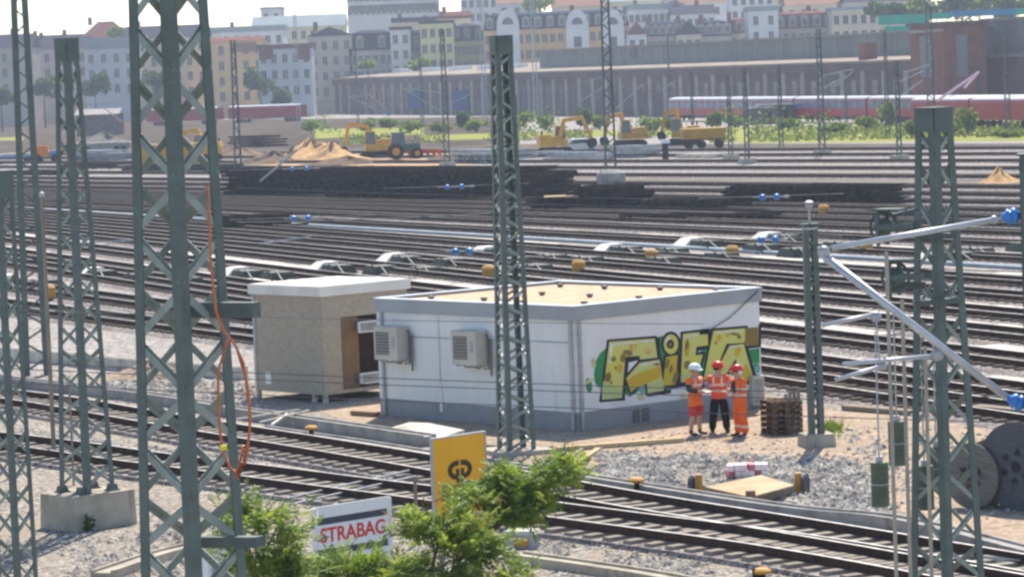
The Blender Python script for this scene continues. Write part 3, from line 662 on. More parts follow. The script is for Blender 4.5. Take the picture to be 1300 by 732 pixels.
# ------------------------------------------------------------------ cable drums
def drum(px, py_base, r, wdt, rz, lab, mat):
    p = G(px, py_base); t = thing('cable_drum', lab, 'cable drum', p, rz)
    for y in (-wdt / 2, wdt / 2):
        b = MB(); b.lathe((0, y - .035, r), [(r * .97, 0), (r, .01), (r, .06), (r * .97, .07)], 36, axis=(0, 1, 0))
        if y < 0:
            for k in range(8): b.lathe((math.cos(k * .785) * r * .38, y - .04, r + math.sin(k * .785) * r * .38), [(.035, -.02), (.035, .02)], 6, axis=(0, 1, 0))
        fl_ = b.build('flange', mat, t)
        if y < 0:
            b = MB()
            for k in range(6): b = MB(); b.lathe((math.cos(k * 1.047 + .4) * r * .33, y - .055, r + math.sin(k * 1.047 + .4) * r * .33), [(.07, 0), (.07, .02)], 8, axis=(0, 1, 0)); b.build('bolt_hole', mBlack, fl_)
            b = MB(); b.lathe((0, y - .055, r), [(.11, 0), (.11, .02)], 12, axis=(0, 1, 0)); b.build('axle_hole', mBlack, fl_)
    b = MB(); b.lathe((0, -wdt / 2, r), [(r * .55, 0), (r * .55, wdt)], 24, axis=(0, 1, 0)); b.build('barrel', mat, t)
    return t
drum(1247, 643, .69, .7, R(-44), 'smaller weathered wooden cable drum standing on edge at right', mDrum)
drum(1308, 645, .92, .9, R(-42), 'larger dark cable drum cut by the right picture edge', mDrumD)
# ------------------------------------------------------------------ pallets, ramp, bags, boards
mPalD = M('dark pallet wood', (.15, .105, .07), (.08, .055, .038), scale=3, rough=.9)
def pallet_stack(px, py, n, rz, lab):
    t = thing('pallet_stack', lab, 'pallet stack', G(px, py), rz); z = 0
    for k in range(n):
        b = MB()
        for y in (-.42, 0, .42):
            for x in (-.5, 0, .5): b.box((x * .68, y, z + .05), (.12, .1, .08))
            b.box((0, y, z + .1), (.78, .1, .02))
        for x in (-.52, -.26, 0, .26, .52): b.box((x * .68, 0, z + .122), (.11, .92, .022))
        b.build('pallet', mPalD, t); z += .145
pallet_stack(993, 550, 6, R(15), 'stack of dark wooden pallets beside the workers')
t = thing('leaning_boards', 'brown boards leaning on the pallet stack', 'boards', G(1005, 551), R(10))
for k in range(4):
    b = MB(); b.bar((k * .11 - .16, -.1, 0), (k * .11 - .06, .22, 1.0 + .05 * k), .09, .03); b.build('board', mTimberG, t)
def post_wheel(px, py, lab, s):
    t = thing('buffer_post', lab, 'post', G(px, py), R(-20), 'ochre posts beside the board ramp')
    b = MB(); b.taper((0, 0, 0), (.15, .16), (.12, .14), .44); b.build('post', mOcher, t)
    b = MB(); b.lathe((s * .12, -.0, .2), [(.2, 0), (.24, .03), (.24, .08), (.16, .1)], 18, axis=(s, 0, 0)); b.build('wheel', mDrumD, t)
    b = MB(); b.box((0, 0, .45), (.15, .18, .02)); b.build('cap', mTimber, t)
post_wheel(888, 628, 'ochre post with a dark wheel at the left end of the board ramp', -1)
post_wheel(1014, 626, 'ochre post with a dark wheel at the right end of the board ramp', 1)
t = thing('board_ramp', 'pale plywood sheet lying on timbers on the rubble', 'board', G(955, 628))
q = [(895, 619), (952, 632), (1008, 617), (966, 604)]; b = MB(); b.prism([G(x, y, .26) for x, y in q], V((0, 0, .03))); b.build('sheet', mPly, t, True)
for a, c in (((896, 621), (952, 634)), ((954, 634), (1006, 619))):
    b = MB(); b.bar(G(*a, .15), G(*c, .15), .12, .2); b.build('edge_beam', mTimberG, t, True)
b = MB(); b.box(G(953, 634, .2), (.2, .2, .4)); b.build('corner_post', mOSBd, t, True)
t = thing('bag_stack', 'pile of glossy white bags with pink print behind the board ramp', 'bags', G(950, 606))
rnd = random.Random(2); mBag = M('white bag', (.85, .78, .78), (.75, .55, .56), scale=3, rough=.25, spec=.6); mBagR = M('pink bag print', (.65, .20, .22), scale=2, rough=.4)
for i in range(6):
    for k in range(2):
        b = MB(); b.box((-.4 + i * .155, rnd.uniform(-.05, .05), .12 + k * .14), (.14, .5, .13), rnd.uniform(-.1, .1)); b.build('bag', mBag if (i + k) % 4 else mBagR, t)
b = MB(); b.box((0, 0, .025), (1.0, .7, .05)); b.build('pallet', mOSBd, t)
def beam(a, c, w_, h, z, mat, lab, name='timber_beam', cat='beam'):
    p, q = G(*a), G(*c); t = thing(name, lab, cat, p, math.atan2((q - p).y, (q - p).x)); b = MB(); b.box(((q - p).length / 2, 0, z + h / 2), ((q - p).length, w_, h)); b.build('plank', mat, t)
beam((707, 573), (867, 561), .2, .1, .02, mTimber, 'long pale timber beam lying in front of the hut corner')
beam((733, 590), (760, 572), .14, .08, .008, mTimber, 'short pale plank sticking out from under the long beam')
beam((715, 588), (740, 571), .1, .06, .008, mTimberG, 'grey short plank left of the pale short plank')
beam((600, 569), (700, 572), .25, .1, .02, mTimberG, 'weathered beam on the shaded ground below the hut')
beam((1075, 520), (1160, 527), .4, .12, .02, mTimberG, 'weathered planks lying right of the short mast')
beam((1240, 524), (1330, 533), .4, .2, .02, mTimberG, 'weathered planks lying above the cable drums')
beam((448, 527), (480, 529), .2, .12, .02, mOSBd, 'brown kerb board left of the hut corner')
b = MB(); t = thing('sand_slab', 'pale sunlit concrete slab left of the yellow sign', 'slab', G(530, 560)); b.prism([G(x, y, 0) for x, y in ((486, 556), (560, 566), (590, 556), (545, 547), (520, 546))], V((0, 0, .22))); b.build('slab', mConcL, t, True)
b = MB()
for i, (x, y, sx, sy) in enumerate(((1060, 668, .4, .5), (1083, 674, .4, .4), (1112, 678, .5, .35), (1040, 668, .3, .2), (1170, 700, .3, .3))):
    t = thing('stone_slab', 'flat pale slab on the gravel beside the curving trough, %s' % ('nearest the board ramp', 'middle one of three', 'roundish with a pink edge', 'small and half buried', 'tilted against the right mast')[i], 'slab', G(x, y)); b = MB()
    if i == 2: b.lathe((0, 0, 0), [(.36, 0), (.38, .02), (.36, .06)], 20)
    else: b.box((0, 0, .03), (sx, sy, .06), i * .4)
    b.build('slab', M('slab pink', (.62, .50, .47), scale=2) if i == 2 else mConcL, t)
# loose pale boards at the foot of the right mast
rnd = random.Random(4)
for i in range(5):
    p = G(1178 + i * 6, 672 + rnd.uniform(-8, 25)); t = thing('loose_board', 'bright scrap board leaning by the right mast, %s' % ('lowest', 'second from the left', 'central', 'fourth from the left', 'rightmost')[i], 'board', p, rnd.uniform(.8, 2)); b = MB(); b.bar((0, 0, .02), (.6, 0, .25), .08, .025); b.build('board', mConcL, t)
beam((1255, 718), (1320, 726), .3, .12, .1, mConcL, 'pale grey slab on the track at the lower right corner', 'slab_piece', 'slab')
# white point machine box and small track signals
t = thing('signal_box', 'small white box with an ochre side on the gravel below the bush', 'box', G(663, 694), R(-15))
b = MB(); b.taper((0, 0, 0), (.62, .5), (.56, .44), .28); b.build('body', mFascia, t); b = MB(); b.taper((0, 0, .28), (.7, .56), (.62, .48), .07); b.build('lid', mConcL, t); b = MB(); b.box((.05, -.27, .12), (.28, .04, .14)); b.build('side_plate', mOcher, t)
def mushroom(px, py, lab, h=.42, s=1):
    t = thing('track_marker', lab, 'marker post', G(px, py), 0, 'ochre capped markers by the front tracks'); b = MB(); b.tube([(0, 0, 0), (0, 0, h)], .06 * s, 8); b.box((-.12 * s, 0, .1), (.12, .1, .2)); b.build('post', mTrack, t)
    b = MB(); b.lathe((0, 0, h), [(.10 * s, 0), (.17 * s, .02), (.17 * s, .07), (.12 * s, .11)], 14); b.build('cap', mOcher, t)
mushroom(396, 566, 'ochre capped marker beside the trough left of the yellow sign')
mushroom(809, 633, 'ochre capped marker standing in front of the rubble', .36)
mushroom(805, 646, 'low ochre cap lying between the front rails', .05, .9)
mushroom(968, 735, 'ochre cap at the bottom edge', .1)
# wooden stake
t = thing('wooden_stake', 'thin wooden stake left of the yellow sign', 'stake', G(530, 690)); b = MB(); q = A(522, 604, G(530, 690).y); b.bar((0, 0, 0), (0, 0, q.z), .07, .07); b.build('stake', mTimberG, t)
b = MB(); b.bar(G(365, 632, .25), G(528, 595, .25), .05, .04); tag(b.build('thin_rail', mGalv), 'long thin grey rod lying across the front tracks, upper one', 'rod')
b = MB(); b.bar(G(368, 640, .25), G(528, 604, .25), .05, .04); tag(b.build('thin_rail', mGalv), 'long thin grey rod lying across the front tracks, lower one', 'rod')
for i, (a, c) in enumerate((((300, 532), (380, 520)), ((330, 536), (392, 521)), ((345, 539), (365, 525)))):
    b = MB(); b.bar(G(*a, .3), G(*c, .3), .07, .05); tag(b.build('scrap_lath', mConcL), ('longest', 'middle', 'shortest')[i] + ' pale lath lying in front of the chipboard cabin', 'lath')
# ------------------------------------------------------------------ signs
def board_plane(px, py, Y, dirv): return A(px, py, Y), V(dirv).normalized()
SD = V((.72, .694, 0)).normalized(); SN = V((SD.y, -SD.x, 0))
def text_obj(s, size, mat, parent, origin, rot, depth=.004, sx=1.0, name='lettering'):
    cu = bpy.data.curves.new(name, 'FONT'); cu.body = s; cu.size = size; cu.extrude = depth; cu.align_x = 'CENTER'; cu.align_y = 'CENTER'; cu.offset = size * .018
    o = bpy.data.objects.new('tmp', cu); col.objects.link(o); dg = bpy.context.evaluated_depsgraph_get(); me = bpy.data.meshes.new_from_object(o.evaluated_get(dg)); bpy.data.objects.remove(o)
    for v in me.vertices: v.co = (v.co.x * sx, -v.co.z, v.co.y)
    me.materials.append(mat); o = bpy.data.objects.new(name, me); col.objects.link(o); o.parent = parent; o.location = origin; o.rotation_euler = rot
    return o
# yellow company board
Ys = 62.0
p0 = A(548, 560, Ys); ang = math.atan2(SD.y, SD.x); t = thing('yellow_sign', 'tall yellow sign board with a dark brown emblem and small lettering', 'sign', V((p0.x, p0.y, 0)), ang)
Wd = 1.02; 
for _ in range(20):                      # width so that the right edge lies on its sight line
    q = p0 + SD * Wd; v = CM.transposed() @ (q - V((0, 0, H))); Wd += (614 - (650 + v.x / -v.z * F)) / S(Ys) * .8
zt, zb = A(548, 558, Ys).z, A(548, 690, Ys).z
b = MB(); b.box((Wd / 2, 0, (zt + zb) / 2), (Wd, .04, zt - zb)); bd = b.build('board', mYellowSign, t)
b = MB(); b.box((Wd / 2, 0, zt + .015), (Wd + .06, .06, .03)); b.box((-.015, 0, (zt + zb) / 2), (.03, .06, zt - zb)); b.box((Wd + .015, 0, (zt + zb) / 2), (.03, .06, zt - zb)); b.build('frame', mGalv, t)
for x in (.2, Wd - .2): b = MB(); b.box((x, .06, zt / 2 - .1), (.08, .07, zt - .2)); b.build('post', mGalv, t)
hgt = 1.0 / S(Ys)
def em(pts, k=0): b = MB(); tri_fan(b, [V((x, -.023 - .002 * k, z)) for x, z in pts]); b.build('emblem', mBrownTxt, t)
cx, cz, rr = Wd * .50, zt - 43 * hgt, Wd * .235; hh = 12.5 * hgt
def half_ring(s):                        # one half of the emblem: a rounded bracket
    o = []; n = 10
    for k in range(n + 1):
        a = math.pi / 2 + math.pi * k / n * 1.0; o.append((cx + s * (rr * .22 + rr * .0) + s * (-rr * .0) + s * max(0, -math.cos(a)) * rr * .78, cz + math.sin(a) * hh))
    i_ = []
    for k in range(n + 1):
        a = math.pi / 2 + math.pi * k / n; i_.append((cx + s * rr * .22 + s * max(0, -math.cos(a)) * rr * .42, cz + math.sin(a) * hh * .45))
    pts = [(cx + s * rr * .06, cz + hh)] + o + ([(cx + s * rr * .45, cz - hh * 1.0)] if 0 else []) + i_[::-1] + [(cx + s * rr * .06, cz + hh * .45)]
    return pts
em(half_ring(-1)); em(half_ring(1))
for s in (-1, 1): em([(cx + s * rr * .06, cz + hh * .15), (cx + s * rr * .34, cz + hh * .15), (cx + s * rr * .30, cz - hh * 1.35), (cx + s * rr * .06, cz - hh * 1.35)], 1)
text_obj('PAPENBURG', .150, mBrownTxt, t, (cx + .02, -.024, zt - 66 * hgt), (0, 0, 0), sx=.72); text_obj('VERKEHRSWEGEBAU', .145, mBrownTxt, t, (cx + .0, -.024, zt - 77 * hgt), (0, 0, 0), sx=.76)
# white board with red lettering
Y2 = 60.0; p0 = A(402, 668, Y2); t = thing('white_sign', 'tilted white sign board with big red lettering behind the bush', 'sign', V((p0.x, p0.y, 0)), ang); Wd = 1.3
for _ in range(20):
    q = p0 + SD * Wd; v = CM.transposed() @ (q - V((0, 0, H))); Wd += (494 - (650 + v.x / -v.z * F)) / S(Y2) * .8
g = 1 / S(Y2); zt = A(402, 645, Y2).z
b = MB(); b.box((Wd / 2 + .02, 0, zt - 6 * g), (Wd - .05, .03, 15 * g)); b.build('top_panel', mSignW, t)
b = MB(); b.box((Wd / 2, .02, zt - 18 * g), (Wd - .1, .03, 9 * g)); b.build('dark_panel', mSlate, t)
b = MB(); b.box((Wd / 2, 0, zt - 38 * g), (Wd, .03, 31 * g)); b.build('name_panel', mSignW, t)
b = MB(); b.box((Wd / 2, .02, zt - 58 * g), (Wd - .1, .03, 9 * g)); b.build('dark_panel', mSlate, t)
b = MB(); b.box((Wd / 2, 0, zt - 75 * g), (Wd, .03, 25 * g)); b.build('lower_panel', mSignW, t)
for x in (-.03, Wd + .03): b = MB(); b.box((x, .03, zt / 2), (.07, .07, zt)); b.build('post', mSignW, t)
text_obj('STRABAG', .36, mRedTxt, t, (Wd / 2 - .02, -.018, zt - 37 * g), (0, 0, 0), sx=1.02)
# ------------------------------------------------------------------ workers
def skin_obj(name, verts, edges, radii, mat, parent, sub=2, root=0, loc=None):
    me = bpy.data.meshes.new(name); me.from_pydata([tuple(v) for v in verts], edges, []); o = bpy.data.objects.new(name, me); col.objects.link(o); o.parent = parent
    md = o.modifiers.new('Skin', 'SKIN'); md.use_smooth_shade = True
    sv = me.skin_vertices[0].data
    for i, r in enumerate(radii): sv[i].radius = (r, r) if not isinstance(r, tuple) else r; sv[i].use_root = (i == root)
    md2 = o.modifiers.new('Subsurf', 'SUBSURF'); md2.levels = sub; md2.render_levels = sub
    me.materials.append(mat); return o
def vest_mat(name, c, band, bands, vert=None):
    """hi-vis cloth with reflective bands at given heights (object z)"""
    m = M(name, c, tuple(x * .8 for x in c), scale=9, rough=.75, bump=.5, bscale=16); t = m.node_tree; L = t.links.new; b = t.nodes['Principled BSDF']
    tc = t.nodes.new('ShaderNodeTexCoord'); s = t.nodes.new('ShaderNodeSeparateXYZ'); L(tc.outputs['Object'], s.inputs[0])
    prev = b.inputs['Base Color'].links[0].from_socket
    def math_(op, a, v2=None):
        n = t.nodes.new('ShaderNodeMath'); n.operation = op
        if isinstance(a, float): n.inputs[0].default_value = a
        else: L(a, n.inputs[0])
        if v2 is not None:
            if isinstance(v2, float): n.inputs[1].default_value = v2
            else: L(v2, n.inputs[1])
        return n.outputs[0]
    mask = None
    for z0, z1 in bands:
        k = math_('MULTIPLY', math_('GREATER_THAN', s.outputs[2], z0), math_('LESS_THAN', s.outputs[2], z1)); mask = k if mask is None else math_('MAXIMUM', mask, k)
    if vert:
        ax = math_('ABSOLUTE', s.outputs[0]); k = math_('MULTIPLY', math_('GREATER_THAN', ax, vert[0]), math_('LESS_THAN', ax, vert[1])); k = math_('MULTIPLY', k, math_('GREATER_THAN', s.outputs[2], vert[2])); mask = math_('MAXIMUM', mask, k)
    mx = t.nodes.new('ShaderNodeMix'); mx.data_type = 'RGBA'; L(mask, mx.inputs[0]); L(prev, mx.inputs[6]); mx.inputs[7].default_value = (*band, 1); L(mx.outputs[2], b.inputs['Base Color'])
    return m
mSkin = M('skin', (.52, .30, .21), (.46, .25, .17), scale=6, rough=.6)
mVest1 = vest_mat('orange vest', (.85, .16, .025), (.62, .60, .55), [(1.10, 1.15), (1.26, 1.31)], (.085, .125, 1.26))
mVest2 = vest_mat('red orange vest', (.88, .11, .03), (.70, .66, .50), [(1.07, 1.12), (1.22, 1.27)], (.07, .11, 1.2))
mVest3 = vest_mat('orange jacket', (.88, .14, .015), (.60, .58, .52), [(1.04, 1.09), (1.20, 1.25)])
mTrO = vest_mat('orange trousers', (.86, .13, .012), (.62, .58, .50), [(.24, .30)])
mTrR = vest_mat('red shorts', (.58, .04, .03), (.85, .17, .02), [(.76, 1.3)])
mTrB = M('black trousers', (.02, .02, .022), (.014, .014, .016), scale=8, rough=.85)
mLilac = M('lilac shirt', (.42, .34, .44), (.36, .28, .38), scale=8, rough=.85)
mDarkSh = M('dark shirt', (.035, .06, .055), (.025, .04, .04), scale=8, rough=.85)
mBoot = M('boots', (.045, .035, .03), rough=.7)
mHelmR = M('red helmet', (.60, .03, .02), (.55, .025, .018), scale=2, rough=.35); mHelmW = M('white helmet', (.70, .78, .80), (.62, .72, .74), scale=2, rough=.35)
mHair = M('dark hair', (.05, .03, .02), rough=.8); mEye = M('eye', (.03, .02, .02), rough=.2)
def person(px, py, rz, label, arms, legs_open=.1, vest=None, sleeve=None, trouser=None, shorts=False, helm=None, muffs=False, head_turn=0, lean=0, held=None, dark_front=False):
    """local front is -y; heights in metres"""
    t = thing('person', label, 'person', G(px, py), rz)
    vs, es, rs = [], [], []
    def av(p, r, par=None):
        vs.append(V(p)); rs.append(r); i = len(vs) - 1
        if par is not None: es.append((par, i))
        return i
    ly = -lean
    pel = av((0, 0, .97), (.125, .09)); wa = av((0, ly * .3, 1.12), (.13, .095), pel); ch = av((0, ly * .7, 1.30), (.17, .12), wa); uc = av((0, ly, 1.43), (.12, .095), ch)
    nk = av((0, ly - .01, 1.505), .058, uc); hb = av((0, ly - .025, 1.555), (.070, .082), nk); hd = av((0, ly - .02, 1.645), (.084, .102), hb); av((0, ly - .01, 1.73), (.05, .06), hd)
    legs = {}
    for s in (-1, 1):
        hip = av((s * .09, 0, .86), .078, pel); kn = av((s * (.09 + legs_open * .5), -.02, .49), .062, hip); cf = av((s * (.09 + legs_open * .75), .015, .34), .058, kn); an = av((s * (.09 + legs_open), .02, .09), .042, cf); av((s * (.10 + legs_open * 1.1), -.15, .045), .038, an); legs[s] = [vs[i] for i in (hip, kn, cf, an)]
    hands = {}
    armv = {}
    for s in (-1, 1):
        el, wr = arms[s]; sh = av((s * .175, ly, 1.42), .062, uc); e_ = av(el, .046, sh); w_ = av(wr, .030, e_)
        d = (V(wr) - V(el)).normalized(); side = d.cross(V((0, 0, 1))).normalized() if abs(d.z) < .9 else V((0, 1, 0)); nrm = side.cross(d)
        pm = av(V(wr) + d * .06, .030, w_); armv[s] = [vs[sh], V(el), V(wr), d]
        for k, (o, L) in enumerate(((-.032, .060), (-.011, .075), (.011, .078), (.032, .068))):
            f1 = av(V(wr) + d * .105 + side * o, .0085, pm); f2 = av(V(wr) + d * (.105 + L * .6) + side * o * 1.1 - nrm * .015, .008, f1); av(V(wr) + d * (.105 + L * .85) + side * o * 1.1 - nrm * .045, .007, f2)
        th = av(V(wr) + d * .055 + side * -.045 - nrm * .01, .0095, pm); av(V(wr) + d * .10 + side * -.058 - nrm * .03, .008, th)
        hands[s] = V(wr) + d * .11 - nrm * .03
    t.scale = (1.17, 1.17, 1.0)
    body = skin_obj('body', vs, es, rs, mSkin, t)
    # clothes
    tv = [V((0, 0, .84)), V((0, 0, .95)), V((0, ly * .3, 1.12)), V((0, ly * .7, 1.30)), V((0, ly, 1.43)), V((0, ly, 1.495))]; te = [(0, 1), (1, 2), (2, 3), (3, 4), (4, 5)]; tr = [(.185, .15), (.185, .15), (.178, .14), (.205, .15), (.165, .12), (.095, .085)]
    for s in (-1, 1):
        n = len(tv); tv += [V((s * .18, ly, 1.425)), lerp(V((s * .18, ly, 1.425)), armv[s][1], .45)]; te += [(4, n), (n, n + 1)]; tr += [.082, .074]
    skin_obj('vest', tv, te, tr, vest, t)
    for s in (-1, 1):
        a = armv[s]; skin_obj('sleeve', [lerp(a[0], a[1], .35), a[1], lerp(a[1], a[2], .88 if sleeve else .5)], [(0, 1), (1, 2)], [.076, .068, .054], sleeve or vest, t)
    lv = [V((0, 0, 1.02)), V((0, 0, .90))]; le = [(0, 1)]; lr = [(.17, .135), (.175, .14)]
    for s in (-1, 1):
        n = len(lv); h_, k_, c_, a_ = legs[s]
        if shorts: lv += [h_, lerp(h_, k_, .6), k_ + V((0, 0, -.02))]; lr += [.118, .112, .108]; le += [(1, n), (n, n + 1), (n + 1, n + 2)]
        else: lv += [h_, k_, c_, a_ + V((0, 0, -.01))]; lr += [.122, .098, .092, .088]; le += [(1, n), (n, n + 1), (n + 1, n + 2), (n + 2, n + 3)]
    skin_obj('shorts' if shorts else 'trousers', lv, le, lr, trouser, t)
    for s in (-1, 1):
        a_ = legs[s][3]; skin_obj('boot', [a_ + V((0, 0, .08)), a_ + V((0, 0, -.025)), a_ + V((s * .01, -.10, -.045)), a_ + V((s * .015, -.19, -.05))], [(0, 1), (1, 2), (2, 3)], [.058, .06, .05, .04], mBoot, t)
    hr = Matrix.Rotation(head_turn, 3, 'Z'); hc = V((0, ly - .02, 1.645)); h = lambda x, y, z: hc + hr @ V((x, y, z))
    b = MB(); m_ = MB()
    pr = [(.138, 0), (.136, .045), (.122, .095), (.09, .135), (.045, .156), (.001, .16)]
    b.lathe(hc + V((0, 0, .035)), pr, 20)
    ring = [h(math.sin(a) * .138, -math.cos(a) * .138, .035) for a in [R(-60 + 12 * k) for k in range(11)]]; ring2 = [h(math.sin(a) * .145, -math.cos(a) * .205, .028) for a in [R(-60 + 12 * k) for k in range(11)]]
    for k in range(10): b.add([ring[k], ring[k + 1], ring2[k + 1], ring2[k], ring[k] - V((0, 0, .008)), ring[k + 1] - V((0, 0, .008)), ring2[k + 1] - V((0, 0, .008)), ring2[k] - V((0, 0, .008))], [(0, 1, 2, 3), (7, 6, 5, 4), (2, 6, 7, 3)])
    b.bar(h(0, .1, .15), h(0, -.09, .17), .03, .03); he = b.build('helmet', helm, t, smooth=True)
    if muffs:
        for s in (-1, 1):
            b = MB(); c = h(s * .105, .01, -.0); b.blob(c, (.045, .05, .06)); b.build('ear_muff', mSignW, he, smooth=True)
    b = MB(); b.blob(h(0, .02, .02), (.094, .1, .085)); b.build('hair', mHair, t, smooth=True)
    b = MB(); b.blob(h(0, -.108, -.01), (.016, .026, .026)); b.build('nose', mSkin, t, smooth=True)
    for s in (-1, 1):
        b = MB(); b.blob(h(s * .034, -.09, .022), (.012, .01, .009)); b.build('eye', mEye, t, smooth=True); b = MB(); b.blob(h(s * .082, .005, -.005), (.016, .028, .036)); b.build('ear', mSkin, t, smooth=True)
    b = MB(); b.blob(h(0, -.098, -.052), (.028, .01, .008)); b.build('mouth', M('lips', (.38, .14, .11), rough=.6), t, smooth=True)
    if dark_front:
        skin_obj('shirt_front', [V((0, ly - .10, 1.42)), V((0, ly - .12, 1.25)), V((0, ly - .09, 1.12))], [(0, 1), (1, 2)], [(.07, .05), (.085, .05), (.07, .05)], mDarkSh, t)
    return t, hands
w1, h1 = person(884, 552, R(48), 'worker in white helmet, orange vest and red shorts nearest the graffiti letters', {-1: ((-.25, -.02, 1.17), (-.10, -.24, 1.12)), 1: ((.25, -.02, 1.17), (.10, -.26, 1.14))}, .06, mVest1, mDarkSh, mTrR, True, mHelmW)
w2, h2 = person(914, 549, R(170), 'worker in red helmet and black trousers between two colleagues', {-1: ((-.27, .02, 1.16), (-.16, -.20, 1.10)), 1: ((.27, .02, 1.16), (.12, -.22, 1.12))}, .07, mVest2, mLilac, mTrB, False, mHelmR, head_turn=R(-50))
w3, h3 = person(941, 554, R(-62), 'worker in red helmet, ear muffs and full orange suit with reflective shin bands', {-1: ((-.25, -.06, 1.17), (-.10, -.28, 1.18)), 1: ((.25, -.04, 1.16), (.12, -.25, 1.10))}, .05, mVest3, None, mTrO, False, mHelmR, muffs=True, lean=.03, dark_front=True)
# papers held by the first worker
c = w1.matrix_basis; t = thing('clipboard', 'pale clipboard held by the worker in the white helmet', 'clipboard', Matrix.Translation(w1.location) @ w1.rotation_euler.to_matrix().to_4x4() @ V((.0, -.36, 1.13)), w1.rotation_euler.z)
b = MB(); b.bar((0, -.11, -.02), (0, .11, .06), .24, .008); b.build('board', mConcL, t)
# ------------------------------------------------------------------ foreground trees (tops reach into the picture)
mLeafO = M('dry leaf', (.30, .20, .06), (.20, .12, .04), scale=6)
def leafy_tree(name, label, crown, trunk_at, Y, seed, nfr, spread, limbs):
    """crown: list of (px, py, rx_px, ry_px) lobes at distance Y; feathery leaves on twigs"""
    rnd = random.Random(seed); base = V((A(trunk_at, 600, Y).x, Y, 0)); t = thing(name, label, 'tree', base)
    b = MB(); lobes = []
    for (px, py, rx, ry) in crown:
        c = A(px, py, Y); g = 1 / S(Y); lobes.append((c, rx * g, ry * g))
    zf = max(.6, min(c.z - rz for c, rx, rz in lobes) - .2)
    fork = base + V((0, 0, zf)); b.tube([base, lerp(base, fork, .5) + V((.05, 0, 0)), fork], [.12, .09, .07], 8)
    tw = []
    for c, rx, rz in lobes:
        m = lerp(fork, c, .5) + V((rnd.uniform(-.1, .1), rnd.uniform(-.2, .2), -.05)); b.tube([fork, m, c], [.06, .035, .02], 6)
        for k in range(max(3, int(limbs * rx))):
            u = V((rnd.gauss(0, 1), rnd.gauss(0, 1), rnd.gauss(0, .8) + .2)).normalized(); e = c + V((u.x * rx, u.y * spread, u.z * rz)) * rnd.uniform(.55, 1.0)
            b.tube([lerp(m, c, rnd.uniform(.3, 1)), lerp(c, e, .5) + V((0, 0, .04)), e], [.018, .012, .006], 5); tw.append((c, e))
    b.build('trunk', mBark, t, True)
    lv = MB()
    for i in range(nfr):
        c, e = tw[rnd.randrange(len(tw))]; p = lerp(c, e, rnd.uniform(.25, 1.0)) + V((rnd.gauss(0, .13), rnd.gauss(0, .14), rnd.gauss(0, .09)))
        d = ((e - c).normalized() + V((rnd.gauss(0, .6), rnd.gauss(0, .6), rnd.gauss(.15, .45)))).normalized(); L = rnd.uniform(.16, .32)
        s = d.cross(V((0, 0, 1))).normalized(); mi = 1 if rnd.random() < .45 else (2 if rnd.random() < .04 else 0); n = rnd.randint(4, 6)
        roll = rnd.gauss(0, .6); up = s.cross(d).normalized(); s = (s * math.cos(roll) + up * math.sin(roll)).normalized(); up = s.cross(d).normalized()
        for k in range(n):
            q = p + d * L * (k + .6) / n - up * (.04 * ((k + 1) / n) ** 2)
            for sd in (-1, 1):
                ld = (d * .75 + s * sd * .8 - up * rnd.uniform(-.1, .35)).normalized(); ll = rnd.uniform(.08, .15) * (1 - .25 * abs(k / n - .4)); wv = (ld.cross(up)).normalized() * ll * .15
                a = q; m = q + ld * ll * .5; z = q + ld * ll - up * .012
                lv.add([a, m + wv - up * .006, z, m - wv - up * .006, m + up * .004], [(0, 4, 1), (1, 4, 2), (0, 3, 4), (3, 2, 4)], mi)
    lv.build('crown', [mLeaf, mLeafY, mLeafO], t, True)
    return t
leafy_tree('young_tree', 'leafy bright green treetop covering the lower right of the yellow sign', [(660, 616, 66, 32), (615, 640, 42, 26), (705, 606, 30, 24), (640, 648, 46, 20)], 600, 50, 11, 1200, .85, 11)
leafy_tree('young_tree', 'broad leafy green treetop along the bottom edge below the yellow sign', [(585, 706, 80, 40), (505, 736, 75, 34), (440, 738, 55, 34), (620, 745, 70, 34), (560, 672, 45, 22), (460, 765, 90, 34), (400, 745, 40, 30)], 520, 48, 12, 2500, .85, 10)
leafy_tree('young_tree', 'feathery leafy treetop left of the white sign', [(335, 668, 48, 30), (318, 705, 44, 34), (365, 690, 34, 36), (300, 655, 22, 18), (350, 735, 60, 30)], 335, 46, 13, 560, .75, 11)
# rubble: real stones scattered on the gravel
def stones(quad, n, s0, s1, seed, name, mat):
    rnd = random.Random(seed); b = MB(); q = [G(*p) for p in quad]
    for i in range(n):
        u, v_ = rnd.random() + rnd.gauss(0, .03), rnd.random() + rnd.gauss(0, .07)
        if math.sin(u * 9 + seed) + math.sin(v_ * 7 + u * 13 + seed * 2) + math.sin(u * 23 - v_ * 5) < rnd.uniform(-2.2, .9): continue
        p = lerp(lerp(q[0], q[1], u), lerp(q[3], q[2], u), v_); s = s0 + (s1 - s0) * rnd.random() ** 3; a = rnd.uniform(0, 6)
        vs = [p + V((math.cos(a + k * 1.571) * s * rnd.uniform(.7, 1.2), math.sin(a + k * 1.571) * s * rnd.uniform(.7, 1.2), s * rnd.uniform(.05, .35))) for k in range(4)] + [p + V((rnd.uniform(-.3, .3) * s, rnd.uniform(-.3, .3) * s, s * rnd.uniform(.6, 1.0)))]
        b.add(vs, [(0, 1, 4), (1, 2, 4), (2, 3, 4), (3, 0, 4)])
    return tag(b.build(name, mat), kind='stuff')
stones([(770, 575), (1090, 585), (1120, 655), (760, 610)], 14000, .03, .12, 1, 'rubble', mStone)
stones([(-40, 690), (330, 660), (330, 760), (-60, 790)], 5000, .03, .09, 2, 'loose_stones', mStone)
stones([(680, 680), (1000, 735), (1000, 790), (640, 760)], 5000, .03, .09, 3, 'loose_stones', mStone)
stones([(330, 590), (700, 650), (700, 668), (330, 606)], 3000, .03, .08, 4, 'loose_stones', mStone)
